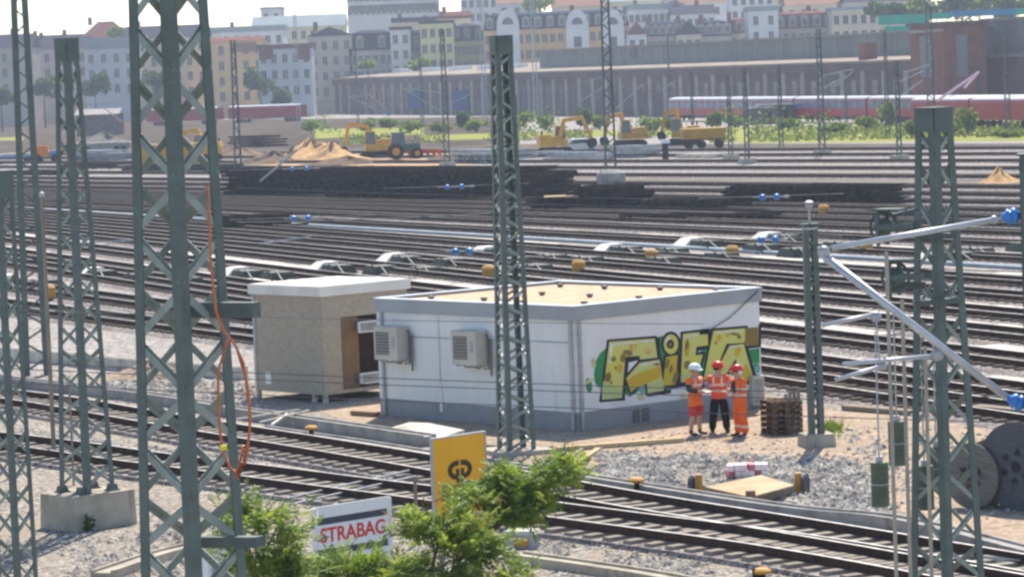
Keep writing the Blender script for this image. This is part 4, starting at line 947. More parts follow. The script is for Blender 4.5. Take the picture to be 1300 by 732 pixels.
stones([(0, 540), (330, 585), (330, 600), (0, 562)], 2600, .03, .08, 5, 'loose_stones', mStone)
stones([(130, 478), (320, 488), (320, 525), (130, 505)], 3500, .04, .14, 6, 'rubble', mStone)
stones([(1040, 535), (1400, 560), (1400, 660), (1100, 640)], 2600, .03, .11, 7, 'loose_stones', mStone)
stones([(560, 555), (960, 545), (1050, 575), (700, 590)], 1500, .02, .07, 8, 'loose_stones', mStone)
b = MB(); rnd = random.Random(9)
for i in range(160):
    p = G(1056 + rnd.gauss(0, 7), 546 + rnd.gauss(0, 4)); a = rnd.uniform(0, 6); h = rnd.uniform(.08, .3)
    b.poly([p + V((math.cos(a) * .03, math.sin(a) * .03, 0)), p - V((math.cos(a) * .03, math.sin(a) * .03, 0)), p + V((rnd.gauss(0, .1), rnd.gauss(0, .1), h))])
tag(b.build('weeds', mLeafB), kind='stuff')
# earth mounds
mEarthG = M('grey spoil', (.20, .185, .17), (.12, .11, .10), scale=.8, rough=1, bump=.4, bscale=5)
mEarth = M('brown earth', (.20, .15, .11), (.11, .085, .065), scale=.8, rough=1, bump=.4, bscale=5)
def mound(px, py, rx, ry, h, mat, name, label, seed=1, n=26, k=9):
    rnd = random.Random(seed); c = G(px, py); vs = []; fs = []
    for i in range(k + 1):
        r = i / k
        for j in range(n):
            a = 2 * math.pi * j / n; q = 1 + .22 * math.sin(a * 3 + seed) + rnd.uniform(-.08, .08)
            vs.append(c + V((math.cos(a) * rx * r * q, math.sin(a) * ry * r * q, h * ((1 - r) ** 1.15 * (1 + .35 * math.sin(a * 2 + seed * 1.7) * r + .22 * math.sin(a * 5 + r * 7 + seed)) * (rnd.uniform(.88, 1.08) if i else 1)) - .02)))
    for i in range(k):
        for j in range(n): j2 = (j + 1) % n; fs.append((i * n + j, (i + 1) * n + j, (i + 1) * n + j2, i * n + j2))
    b = MB(); b.add(vs, fs); return tag(b.build(name, mat, smooth=True), label, 'pile')
mound(395, 205, 5.8, 5, 2.2, mSandPile, 'sand_pile', 'tall pale sand pile beside the excavator', 2)
mound(420, 205, 4.5, 4, 1.8, mSandPile, 'sand_pile', 'lower sand pile between the tall one and the excavator', 5)
mound(345, 208, 4.5, 3, 1.2, mEarth, 'earth_pile', 'low brown earth heap left of the sand pile', 12)
mound(372, 206, 2.2, 2, 1.5, mEarth, 'earth_pile', 'dark earth heap at the left foot of the sand pile', 14)
mound(440, 209, 6, 3, .8, mEarth, 'earth_pile', 'flat brown earth heap below the excavator', 15)
mound(565, 206, 4, 3, .7, mEarth, 'earth_pile', 'flat brown earth heap right of the red implement', 16)
mound(640, 190, 6, 4, .9, mEarth, 'earth_pile', 'low brown earth heap behind the tall mast by the hut', 17)
mound(300, 200, 5, 4, 1.3, mEarth, 'earth_pile', 'brown earth heap right of the nearest mast', 18)
mound(133, 190, 8, 6, 2.2, mEarthG, 'gravel_pile', 'grey gravel pile behind the lattice masts at far left', 3)
mound(1268, 232, 1.5, 1.6, 1.0, mSandPile, 'sand_pile', 'small yellowish sand heap between far tracks at right', 7)
mound(1075, 138, 9, 5, 1.8, mRoad, 'rubble_pile', 'pale rubble heap in front of the red train at right', 8)
mound(190, 480, 2.2, 1.2, .5, mSand, 'earth_pile', 'low brown earth heap behind the low wall at left', 9)
# ------------------------------------------------------------------ stacks of old track panels, sleepers
def panel_stack(x0, x1, py, h, layers, lab, seed, dy=5.0, group='stacks of old track panels', mat=None, rails=True):
    rnd = random.Random(seed); p, q = G(x0, py), G(x1, py); L = (q - p).length; d = (q - p).normalized(); t = thing('track_panel_stack' if rails else 'sleeper_stack', lab, 'stack', lerp(p, q, .5), math.atan2(d.y, d.x), group)
    lh = h / layers
    for k in range(layers):
        b = MB(); o = rnd.uniform(-.5, .5) + rnd.choice((-1, 0, 0, 1)) * L * .02; cut = rnd.uniform(.86, 1.0) if k > layers * .6 else 1.0; n = int(L * cut / .75); z = k * lh
        for i in range(n):
            x = -L / 2 + o + (i + .5) * .75 + rnd.uniform(-.08, .08)
            b.box((x, rnd.uniform(-.25, .25), z + lh * .38), (.30, dy * rnd.uniform(.9, 1), lh * .62), rnd.uniform(-.04, .04))
        if rails:
            for y in (-1.5, -.3, 1, 2.0): b.box((-L / 2 + o + L * cut / 2, y * dy / 5, z + lh * .85), (L * cut * rnd.uniform(.96, 1.02), .09, lh * .26))
        b.build('track_panel' if rails else 'sleeper_layer', mat or mOldWood, t)
panel_stack(308, 452, 250, 2.3, 7, 'left dark stack of old track panels beyond the pale gravel road', 1)
panel_stack(450, 716, 254, 2.4, 7, 'longest dark stack of old track panels, behind the tall mast by the hut', 2)
panel_stack(735, 820, 268, 1.65, 5, 'short dark stack of old track panels right of the longest stack', 3, 3.5)
panel_stack(684, 735, 270, 1.0, 3, 'low dark stack with a pale lid left of the short stack', 4, 3.0)
b = MB(); p = G(713, 270); b.box(p + V((0, 0, 1.06)), (2.2, 1.6, .08)); tag(b.build('plank_lid', mTimber), 'pale plank lid on the low dark stack', 'plank')
panel_stack(935, 1145, 261, 1.35, 5, 'long dark stack of old track panels at right behind the blue insulators', 5, 3.0)
panel_stack(284, 372, 291, .9, 3, 'small dark stack near the pale gravel road at left', 6, 3.0)
panel_stack(818, 940, 268, .75, 3, 'low dark row of old panels joining the short stack and the long right stack', 17, 3.0)
panel_stack(800, 990, 282, .5, 2, 'low dark row of old panels in front of the short stack', 7, 2.5)
mSlC = M('grey concrete sleepers', (.34, .36, .38), (.24, .26, .28), scale=1)
panel_stack(592, 664, 207, 1.5, 4, 'grey concrete sleeper stack behind the tall mast by the hut', 8, 4, 'stacks of grey concrete sleepers', mSlC, False)
panel_stack(704, 772, 203, .9, 3, 'grey concrete sleeper stack in front of the white car', 9, 3, 'stacks of grey concrete sleepers', mSlC, False)
panel_stack(786, 830, 200, 1.3, 4, 'grey concrete sleeper stack right of the mast with a concrete foot', 10, 3, 'stacks of grey concrete sleepers', mSlC, False)
panel_stack(100, 160, 203, 1.3, 4, 'grey concrete sleeper stack at far left in front of the gravel pile', 11, 4, 'stacks of grey concrete sleepers', mSlC, False)
panel_stack(680, 705, 199, .7, 2, 'small grey concrete sleeper stack left of the white car', 12, 3, 'stacks of grey concrete sleepers', mSlC, False)
panel_stack(870, 920, 200, .45, 2, 'low pale stack of new sleepers below the yellow wagon', 13, 3, 'stacks of grey concrete sleepers', mConcL, False)
panel_stack(96, 165, 214, .8, 2, 'dark low stack of beams below the grey sleepers at far left', 18, 4, 'dark beam piles at left', mOldWood, False)
panel_stack(170, 300, 216, .7, 2, 'long dark low stack of beams seen through the nearest mast', 19, 3, 'dark beam piles at left', mOldWood, False)
panel_stack(306, 352, 186, 1.6, 4, 'dark stack in front of the red carriage left of the sand pile', 20, 4, 'dark beam piles at left', mOldWood, False)
panel_stack(20, 90, 222, .6, 2, 'dark low stack of beams near the left picture edge', 21, 3, 'dark beam piles at left', mOldWood, False)
# ------------------------------------------------------------------ track brakes (white end housing, dark plates with rods) and ochre boxes
def brake(px, py, lab, full=True):
    d = V((vpx(py + 40), F, 0)).normalized(); t = thing('track_brake' if full else 'brake_plate', lab, 'track brake', G(px, py), math.atan2(-d.y, -d.x), 'track brakes' if full else 'dark brake plates along the ducts')
    if full:
        b = MB(); b.taper((0, 0, .0), (1.5, 1.7), (1.1, .7), .5, 0, 0, (.1, .1)); b.build('housing', mShedRoof, t)
    o = .95 if full else 0
    b = MB(); b.taper((o + .9, 0, .0), (1.8, 1.3), (1.5, 1.0), .42); b.build('plate', mTrackG, t)
    for k in range(2): b = MB(); b.bar((o + 1.5, -.3 - k * .4, .5), (o + 2.9, -.5 - k * .5, .12), .06, .05); b.build('rod', mConc if k == 0 else mTrack, t)
mTrackG = M('oily dark green', (.075, .08, .05), (.04, .04, .03), scale=2, rough=.7)
BR = [(305, 352), (418, 345), (505, 334), (622, 325), (780, 322), (882, 314), (980, 307), (122, 352), (10, 362), (1195, 330)]
for i, (x, y) in enumerate(BR):
    brake(x - 6, y, 'white ended track brake, ' + ('behind the left end of the cabin roof', 'behind the middle of the cabin roof', 'behind the gap between cabin and hut', 'just left of the tall mast by the hut', 'above the middle of the hut roof', 'above the right half of the hut roof', 'beside the blue insulators right of the hut roof', 'between the left lattice masts', 'at the left picture edge', 'inside the right lattice mast')[i])
for i, (x, y) in enumerate([(345, 355), (475, 347), (562, 338), (530, 349), (642, 337), (690, 333), (670, 346), (735, 336), (842, 325), (830, 337), (905, 331), (955, 320), (1000, 325), (1055, 317), (1225, 325), (1290, 318), (170, 357), (50, 365), (230, 362)]):
    brake(x, y, 'dark low brake plate with a pale rod, %s' % ('behind the cabin roof, left', 'behind the cabin roof, right', 'left of the hut roof', 'just above the cabin roof edge', 'left of the tall mast', 'right of the tall mast', 'lower one right of the tall mast', 'above the left part of the hut roof', 'between the two middle white brakes', 'below the middle white brakes', 'above the right part of the hut roof', 'left of the blue insulators', 'below the rightmost white brake', 'beside the rod on the short mast', 'right of the right lattice mast', 'at the right picture edge', 'behind the nearest mast, left', 'near the left picture edge', 'behind the nearest mast, right')[i], False)
def ochre_box(px, py, lab):
    t = thing('ochre_box', lab, 'signal box', G(px, py), .3, 'ochre signal boxes between the yard tracks'); b = MB(); b.lathe((0, 0, .12), [(.28, 0), (.32, .1), (.32, .48), (.20, .6)], 12); b.build('hood', mOcher, t)
    for s in (-.25, .25): b = MB(); b.tube([(s, 0, 0), (s, 0, .15)], .06, 6); b.build('leg', mTrack, t)
for i, (x, y) in enumerate([(735, 350), (828, 336), (930, 331), (1100, 324), (621, 357), (62, 382), (1046, 275)]):
    ochre_box(x, y, 'ochre hooded box between the tracks, ' + ('just above the hut roof edge', 'second from left above the hut roof', 'above the right end of the hut roof', 'between the short mast and the right lattice mast', 'just left of the tall mast by the hut', 'between the left lattice masts', 'far off above the short mast')[i])
# ------------------------------------------------------------------ far masts, cantilevers, blue insulators, wires
mFar = M('far mast', (.10, .12, .115), (.07, .085, .08), scale=1, rough=.7); mFarL = M('far light mast', (.42, .45, .46), (.34, .36, .37), scale=1, rough=.6)
FARM = [(295, 52, 304, 250, .50, mFar, 'brownish grey mast above the left end of the long dark stacks'), (372, 8, 380, 163, .6, mFarL, 'pale lattice mast in front of the bluish house at left'),
    (452, 58, 455, 165, .35, mFar, 'thin mast in front of the left end of the brick hall'), (562, 38, 568, 212, .5, mFar, 'green mast left of the tall mast, behind the concrete sleepers'), (533, 70, 537, 170, .4, mFar, 'thin mast in front of the hall below the skylights'),
    (612, -30, 616, 150, .7, mFarL, 'tall pale lattice mast left of the tall mast by the hut'), (678, -40, 681, 152, .7, mFarL, 'tall pale lattice mast right of the tall mast by the hut'), (848, 45, 851, 150, .35, mFar, 'thin mast in front of the hall above the yellow wagon'),
    (770, -40, 776, 232, .75, mFar, 'tall green mast on a rounded concrete foot'), (878, 90, 880, 178, .3, mFar, 'short mast behind the rightmost yellow excavator'), (924, 95, 928, 203, .35, mFar, 'thin mast right of the yellow wagon'), (944, 88, 949, 208, .4, mFar, 'second thin mast right of the yellow wagon'),
    (989, 82, 992, 186, .4, mFar, 'mast in front of the red train, left'), (1038, 38, 1044, 198, .55, mFar, 'dark mast standing before the red train middle'), (1124, 40, 1127, 172, .4, mFar, 'mast in front of the roof edge left of the brick block'), (1137, 78, 1142, 204, .4, mFar, 'thin mast just left of the right lattice mast'),
    (1178, -30, 1183, 165, .8, mFar, 'thick far mast directly above the head of the right lattice mast'), (1242, 85, 1244, 150, .35, mFar, 'short mast in front of the freight wagon'), (1276, 30, 1280, 172, .55, mFar, 'mast near the right edge before the freight wagon'), (655, 120, 657, 165, .25, mFar, 'short post behind the tall mast by the hut'), (1072, 100, 1075, 160, .3, mFar, 'short mast before the train right of the dark mast')]
for (xt, yt, xb, yb, w_, m, lab) in FARM:
    p = G(xb, yb); hgt = max(4, A(xt, yt, p.y).z); fm = flat_mast(p, hgt, w_ * 1.25, w_ * .8, R(12), lab, ch=w_ * .34, mat=m, period=1.4, name='catenary_mast', group='far catenary masts', found=(1.4, 1.4, .5) if 195 < yb < 230 else None)
    if 'rounded' in lab: MF = fm
p = G(776, 236); b = MB(); b.lathe(p, [(1.0, 0), (1.15, .5), (1.1, 1.0), (.7, 1.25)], 16); b.build('foundation', mConc, MF, True)
def far_cant(pts, Y, lab, r=.07, mat=None):
    t = thing('far_cantilever', lab, 'cantilever', A(*pts[0][0], Y), 0, 'far cantilevers')
    for a, c in pts: b = MB(); b.tube([A(*a, Y), A(*c, Y)], r, 6); b.build('tube', mat or mGalv, t, True)
far_cant([((442, 122), (495, 148)), ((466, 118), (500, 146)), ((445, 123), (470, 121))], 420, 'pale V of tubes in front of the left hall wall')
far_cant([((512, 112), (556, 140)), ((517, 112), (560, 118)), ((556, 140), (600, 118))], 420, 'pale tubes left of the tall pale masts')
far_cant([((735, 130), (770, 108)), ((782, 138), (815, 108)), ((738, 104), (768, 98)), ((840, 115), (858, 102))], 400, 'pale tubes around the mast with a rounded foot')
far_cant([((1045, 112), (1075, 97)), ((1060, 110), (1084, 90)), ((1045, 96), (1082, 88))], 330, 'pale tubes right of the dark mast before the train')
far_cant([((1143, 122), (1172, 102)), ((1150, 92), (1180, 82)), ((1138, 106), (1172, 90))], 300, 'pale tubes left of the thick far mast')
far_cant([((1190, 128), (1242, 92)), ((1224, 112), (1243, 91))], 290, 'bright tube right of the thick far mast', .12, M('pink white tube', (.80, .62, .66), (.75, .45, .52), scale=.3, rough=.25, metal=.2))
far_cant([((120, 128), (155, 155)), ((103, 134), (150, 131))], 380, 'pale tubes behind the left lattice masts')
far_cant([((330, 230), (378, 190))], 250, 'slanted pale rod before the sand pile', .09)
far_cant([((330, 309), (395, 300)), ((100, 309), (180, 304))], 170, 'pale rods hanging above the left yard tracks', .05)
def blue_pair(px, py, Y, lab):
    t = thing('line_insulator', lab, 'insulator', A(px, py, Y), 0, 'blue insulators on the overhead line')
    for s in (-1, 1): b = MB(); b.lathe((s * 9 / S(Y), 0, -.14), [(.05, 0), (.13, .03), (.16, .06), (.10, .09), (.16, .12), (.10, .15), (.16, .18), (.13, .23), (.05, .27)], 12); b.build('insulator', mBlue, t, smooth=True)
    b = MB(); b.tube([(-22 / S(Y), 0, .02), (26 / S(Y), 0, -.02)], .03, 6); b.tube([(-90 / S(Y), 0, .06), (95 / S(Y), 0, .03)], .012, 5); b.blob((22 / S(Y), 0, 0), (.12, .08, .07), n=8, k=5); b.build('rod', mConcL, t)
for x, y, Y, lab in ((577, 237, 190, 'pair of blue insulators before the longest dark stack'), (382, 277, 160, 'pair of blue insulators at the small dark stack'), (380, 214, 230, 'faint blue insulator pair below the sand pile'), (587, 319, 130, 'pair of blue insulators beside a white track brake'), (977, 250, 150, 'pair of blue insulators before the long dark stack at right'), (975, 304, 130, 'pair of blue insulators at the rightmost white track brake')):
    blue_pair(x, y, Y, lab)
def wire(a, c, Y0, Y1_, lab, r=.009, sag=.06, group='thin overhead wires crossing the view'):
    p, q = A(*a, Y0), A(*c, Y1_); pts = [lerp(p, q, k / 16) + V((0, 0, -sag * 4 * (k / 16) * (1 - k / 16))) for k in range(17)]; b = MB(); b.tube(pts, r, 5); return tag(b.build('overhead_wire', mWire), lab, 'wire', group)
wire((-20, 392), (893, 411), 62, 80, 'overhead wire ending at the hook on the graffiti wall')
wire((-20, 458), (1320, 505), 60, 62, 'overhead wire crossing the hut at mid height, upper of a close pair')
wire((-20, 466), (1320, 514), 60, 62, 'overhead wire crossing the hut at mid height, lower of a close pair')
wire((-20, 484), (1320, 537), 60, 62, 'lowest overhead wire crossing the hut above its plinth')
for i, (a, c, Y0, Y1_, lab) in enumerate((((300, 238), (820, 252), 200, 190, 'far wire crossing the dark stacks'), ((640, 258), (1300, 268), 180, 170, 'far wire below the blue insulators at right'), ((300, 282), (660, 268), 150, 190, 'far wire above the small dark stack'), ((660, 118), (1300, 108), 420, 330, 'far wire in front of the hall'), ((400, 130), (900, 112), 430, 420, 'far wire in front of the hall pilasters'), ((820, 320), (1300, 345), 130, 120, 'far wire over the yard tracks at right'))):
    wire(a, c, Y0, Y1_, lab, .02, .1, 'far overhead wires')
# ------------------------------------------------------------------ machines
def excavator(px, py, rz, lab, boom, mat=None, arm_first=True, bucket=True):
    mat = mat or mYellow; t = thing('excavator', lab, 'excavator', G(px, py), rz, 'yellow excavators')
    for y in (-1.0, 1.0):
        b = MB(); b.prism([V((x, y - .25, z)) for x, z in ((-1.7, .15), (-1.35, 0), (1.35, 0), (1.7, .15), (1.75, .45), (1.4, .75), (-1.4, .75), (-1.75, .45))], V((0, .5, 0))); b.build('crawler', mTrack, t)
    b = MB(); b.taper((-.3, 0, .85), (3.1, 2.4), (2.9, 2.3), .75); b.taper((-1.2, 0, 1.6), (1.4, 2.3), (1.2, 2.1), .55); b.taper((-.2, -.6, 1.6), (.9, 1.0), (.8, .9), .35); b.build('body', mat, t)
    b = MB(); b.taper((.65, .65, 1.6), (1.3, 1.0), (1.0, .9), 1.35); cbn = b.build('cab', mGlass, t)
    b = MB(); b.box((.6, .65, 2.99), (1.15, 1.0, .1)); [b.bar((.65 + sx * .62, .65 + sy * .48, 1.6), (.65 + sx * .47, .65 + sy * .43, 2.95), .09, .09) for sx in (-1, 1) for sy in (-1, 1)]; b.build('cab_frame', mat, cbn)
    b = MB(); b.box((-1.5, -.6, 2.3), (.15, .15, .5)); b.build('exhaust', mTrack, t)
    pts = [V((x, -.25, z)) for x, z in boom]
    b = MB()
    for k in range(len(pts) - 2): b.bar(pts[k], pts[k + 1] + (pts[k + 1] - pts[k]).normalized() * .1, .4, .55 - .08 * k, up=(0, 1, 0))
    b.build('boom', mat, t); b = MB(); b.bar(pts[-2], pts[-1], .34, .4, up=(0, 1, 0)); b.build('arm', mat, t)
    e = pts[-1]; b = MB(); b.prism([e + V((x, -.5, z)) for x, z in ((-.2, .2), (.35, .15), (.5, -.3), (.25, -.75), (-.3, -.8), (-.55, -.45))], V((0, 1.0, 0))); b.build('bucket', mTrack, t)
excavator(478, 201, R(186), 'yellow excavator reaching over the sand pile', [(.2, 1.4), (.9, 3.5), (2.9, 3.9), (3.5, 1.2)])
excavator(705, 196, R(10), 'yellow excavator left of the white car with its arm raised', [(.4, 1.5), (1.0, 3.6), (3.0, 3.8), (4.0, 1.4)])
excavator(800, 186, R(190), 'yellow excavator right of the mast with a rounded foot', [(.4, 1.5), (.9, 3.7), (2.4, 3.4), (2.9, 1.0)])
excavator(868, 184, R(170), 'yellow excavator directly behind the yellow wagon', [(.4, 1.5), (.8, 3.9), (2.0, 3.6), (2.5, 1.4)])
t = thing('tractor', 'dark teal tractor with a cab beside the excavator at the sand pile', 'tractor', G(512, 202), R(5)); mTeal = M('teal', (.045, .10, .10), (.03, .07, .075), scale=2, rough=.5)
b = MB(); b.taper((.9, 0, .9), (2.0, 1.0), (1.9, .9), .8); b.taper((-.6, 0, .8), (1.2, 1.2), (1.2, 1.2), .6); b.build('body', mTeal, t); b = MB(); b.taper((-.5, 0, 1.4), (1.6, 1.5), (1.3, 1.3), 1.4); c = b.build('cab', mGlass, t); b = MB(); b.box((-.5, 0, 2.85), (1.6, 1.5, .12)); b.build('cab_roof', mTeal, c)
for x, y, r in ((-.8, -.9, .85), (-.8, .9, .85), (1.5, -.8, .6), (1.5, .8, .6)): b = MB(); b.lathe((x, y - .2, r), [(r * .8, 0), (r, .05), (r, .35), (r * .8, .4)], 16, axis=(0, 1, 0)); wl = b.build('wheel', mTrack, t); b = MB(); b.lathe((x, y - .23, r), [(r * .5, 0), (r * .5, .46)], 12, axis=(0, 1, 0)); b.build('rim', mOcher, wl)
t = thing('plough', 'folded red implement right of the teal tractor', 'implement', G(538, 200), R(8)); b = MB(); mOrR = M('red orange paint', (.50, .09, .03), (.40, .07, .025), scale=2)
b.bar((-2, 0, .9), (2, 0, .7), .2, .25); b.build('beam', mOrR, t)
for k in range(6): b = MB(); b.bar((-1.7 + k * .65, -.2, .8), (-1.3 + k * .65, .5, .05), .3, .12); b.build('tine', mOrR, t)
t = thing('hopper_wagon', 'long yellow tipping wagon in front of the excavator at right', 'wagon', G(893, 188), R(4)); b = MB(); b.taper((0, 0, 1.0), (4.5, 2.0), (4.8, 2.4), 1.15); b.build('hopper', mYellow, t); b = MB(); b.box((0, 0, .92), (4.6, 1.2, .16)); b.build('chassis', mTrack, t)
for x in (-1.6, -.2, 1.7): 
    for y in (-.8, .8): b = MB(); b.lathe((x, y - .12, .42), [(.36, 0), (.42, .03), (.42, .22), (.36, .25)], 12, axis=(0, 1, 0)); b.build('wheel', mTrack, t)
for k in range(5): b = MB(); b.box((-2 + k, -1.12, 1.55), (.1, .08, 1.1)); b.build('rib', mYellow, t)
t = thing('parked_car', 'white car parked in front of the yellow excavator', 'car', G(733, 194), R(200)); mCarW = M('car white', (.70, .72, .74), (.64, .66, .68), scale=1, rough=.25, spec=.6)
b = MB(); prof = [(-2.1, .35), (-2.15, .85), (-1.95, 1.0), (-1.3, 1.05), (1.1, .98), (1.95, .82), (2.1, .6), (2.1, .35)]; b.prism([V((x, -.85, z)) for x, z in prof], V((0, 1.7, 0))); bd = b.build('body', mCarW, t)
b = MB(); b.taper((-.25, 0, 1.03), (2.9, 1.55), (1.7, 1.3), .42); b.build('window', mGlass, t); b = MB(); b.taper((-.25, 0, 1.452), (1.75, 1.32), (1.6, 1.2), .06); b.build('roof', mCarW, t)
for x in (-1.3, 1.3):
    for y in (-.85, .7): b = MB(); b.lathe((x, y - .02, .33), [(.28, 0), (.33, .03), (.33, .16), (.28, .19)], 14, axis=(0, 1, 0)); wl = b.build('wheel', mTrack, t); b = MB(); b.lathe((x, y - .03, .33), [(.18, 0), (.18, .21)], 10, axis=(0, 1, 0)); b.build('rim', mGalv, wl)
for y in (-.6, .6): b = MB(); b.blob((2.08, y, .72), (.06, .18, .1)); b.build('headlight', mSignW, t)
# yellow container-like machine and orange van behind the left masts
t = thing('yellow_skip', 'large yellow skip behind the nearest mast', 'skip', G(215, 210), R(4)); b = MB(); b.taper((0, 0, .2), (7.5, 2.2), (8.3, 2.5), 2.2); b.build('tub', mYellow, t); b = MB(); b.box((0, 0, .1), (8, 2.4, .2)); b.build('base', mConcL, t)
for k in range(6): b = MB(); b.box((-3.5 + k * 1.4, -1.25, 1.3), (.12, .12, 2.1)); b.build('rib', mYellow, t)
excavator(262, 204, R(175), 'yellow excavator half hidden by the nearest mast', [(.4, 1.5), (.9, 3.6), (2.4, 3.4), (2.9, 1.2)])
t = thing('orange_machine', 'small orange roller with a blue side behind the left masts', 'roller', G(60, 208), R(3)); b = MB(); b.taper((-.6, 0, .9), (1.8, 1.6), (1.6, 1.5), 1.3); b.taper((.8, 0, .7), (1.2, 1.4), (1.1, 1.3), .7); b.build('body', M('machine orange', (.60, .22, .03), (.52, .18, .025), scale=2), t)
for x in (-1.1, 1.1): b = MB(); b.lathe((x, -.8, .6), [(.6, 0), (.6, 1.6)], 16, axis=(0, 1, 0)); b.build('roller_drum', mTrack, t)
b = MB(); b.box((.9, -.75, 1.2), (.9, .06, .7)); b.build('side_panel', mBlue, t)
t = thing('low_loader', 'pale flat wagon with a blue edge at the far left edge', 'wagon', G(15, 208), R(2)); b = MB(); b.box((0, 0, 1.1), (9, 2.4, .3)); b.build('deck', mConcL, t); b = MB(); b.box((0, -1.2, .85), (8.6, .1, .2)); b.build('side_rail', mBlue, t)
for x in (-3, -2, 2, 3): b = MB(); b.lathe((x, -1.1, .45), [(.45, 0), (.45, .25)], 12, axis=(0, 1, 0)); b.build('wheel', mTrack, t)
t = thing('flat_wagon', 'low grey flat wagon with a pale top in front of the gravel pile', 'wagon', G(130, 194), R(2)); b = MB(); b.box((0, 0, 1.3), (8, 2.4, .25)); b.build('deck', mConcL, t); b = MB(); b.box((0, 0, .8), (7.6, 2.0, .7)); b.build('underframe', mConc, t)
for x in (-3, -2, 2, 3): b = MB(); b.lathe((x, -1.15, .45), [(.45, 0), (.45, .25)], 12, axis=(0, 1, 0)); b.build('wheel', mTrack, t)
for i, (px, py, c) in enumerate(((846, 203, 'crouching'), (652, 193, 'standing'))):
    pass
t = thing('white_bollard', 'white topped cable marker on the gravel below the yellow excavators', 'marker', G(845, 203)); b = MB(); b.tube([(0, 0, 0), (0, 0, 1.6)], .3, 8); b.build('post', mTrack, t); b = MB(); b.taper((0, 0, 1.6), (1.0, .8), (.8, .6), .35); b.build('top', mSignW, t)
# ------------------------------------------------------------------ long brick railway hall
HP = G(650, 144); HP = A(650, 85, 662); HP.z = 0; HU = V((.289, -.957, 0)).normalized(); HN = V((HU.y, -HU.x, 0))    # HU to the right and nearer, HN towards the yard
def hall_t(px, off=0):                   # distance along the hall of the sight line at column px
    d = ray(px, 85); o = HP + HN * off; k = d.x / d.y
    return (k * o.y - o.x) / (HU.x - k * HU.y)
def hq(s, off, z): return HP + HU * s + HN * off + V((0, 0, z))
s0, s1, sc0 = hall_t(396), hall_t(1170), hall_t(636)
hall = thing('railway_hall', 'long sooty brick railway hall with pilasters and a two tier roof', 'hall', hq((s0 + s1) / 2, -10, 0), math.atan2(HU.y, HU.x))
def hb(b, a, c, o0, o1, z0, z1, mi=0): return b.hexa([hq(a, o1, z0), hq(a, o0, z0), hq(c, o0, z0), hq(c, o1, z0), hq(a, o1, z1), hq(a, o0, z1), hq(c, o0, z1), hq(c, o1, z1)], mi)
b = MB(); hb(b, s0, s1, -26, 0, 0, 7.9); b.build('wall', mBrickD, hall, True)
b = MB(); hb(b, s0 - .2, s1, -.1, .5, 6.9, 8.1); b.build('cornice', mBrickD, hall, True)
b = MB(); b.hexa([hq(s0 - .3, .7, 8.1), hq(s0 - .3, -8, 8.5), hq(s1, -8, 8.5), hq(s1, .7, 8.1), hq(s0 - .3, .7, 8.4), hq(s0 - .3, -8, 9.0), hq(s1, -8, 9.0), hq(s1, .7, 8.4)]); b.build('lower_roof', mHallRoof, hall, True)
b = MB(); b.hexa([hq(s0 - .3, -8, 8.5), hq(s0 - .3, -26, 8.5), hq(sc0, -26, 8.5), hq(sc0, -8, 8.5), hq(s0 - .3, -8, 8.99), hq(s0 - .3, -26, 10.2), hq(sc0, -26, 10.2), hq(sc0, -8, 8.99)]); b.build('lower_roof', mHallRoof, hall, True)
b = MB(); hb(b, sc0, s1, -26, -8, 8.5, 12.2); b.build('clerestory', mClere, hall, True)
b = MB(); hb(b, sc0 - .3, s1 + .3, -26.3, -7.5, 12.2, 12.55); b.build('upper_roof', mHallRoof, hall, True)
n = 46; pm = None
for i in range(n):
    s = lerp(s0 + 1, s1 - 1, (i + .5) / n); b = MB(); hb(b, s - .75, s + .75, 0, .35, 0, 6.9); b.build('pilaster', mPil, hall, True)
for i in range(n - 1):
    s = lerp(s0 + 1, s1 - 1, (i + 1) / n); b = MB(); hb(b, s - 1.0, s + 1.0, -.05, .06, 1.6, 5.6); b.build('window', mGlass, hall, True)
for px in (450, 483, 517, 552, 583):
    s = hall_t(px); b = MB(); hb(b, s - 2.6, s + 2.6, -14, -10, 9.1, 10.1); b.build('skylight', M('skylight', (.85, .85, .82), scale=1, rough=.2), hall, True)
for i in range(18):
    s = lerp(sc0 + 4, s1 - 4, i / 17); b = MB(); hb(b, s - .2, s + .2, -8, -7.85, 8.9, 12.2); b.build('clerestory_rib', mConc, hall, True)
for px in (752,): s = hall_t(px); b = MB(); hb(b, s - 1.6, s + 1.6, -8.1, -7.8, 10.2, 11.6); b.build('louvre', mGlass, hall, True)
for px in (1086,): s = hall_t(px); b = MB(); hb(b, s - 1.2, s + 1.2, -3, -1, 8.5, 11.0); b.build('chimney', mBrick, hall, True)
for px, c_ in ((527, mBlue), (585, mGlass)):
    s = hall_t(px); b = MB(); hb(b, s - 6, s + 6, .36, .5, 1.0, 5.0); b.build('gate', M('hall gate blue', (.05, .08, .20), (.04, .065, .16), scale=.5), hall, True)
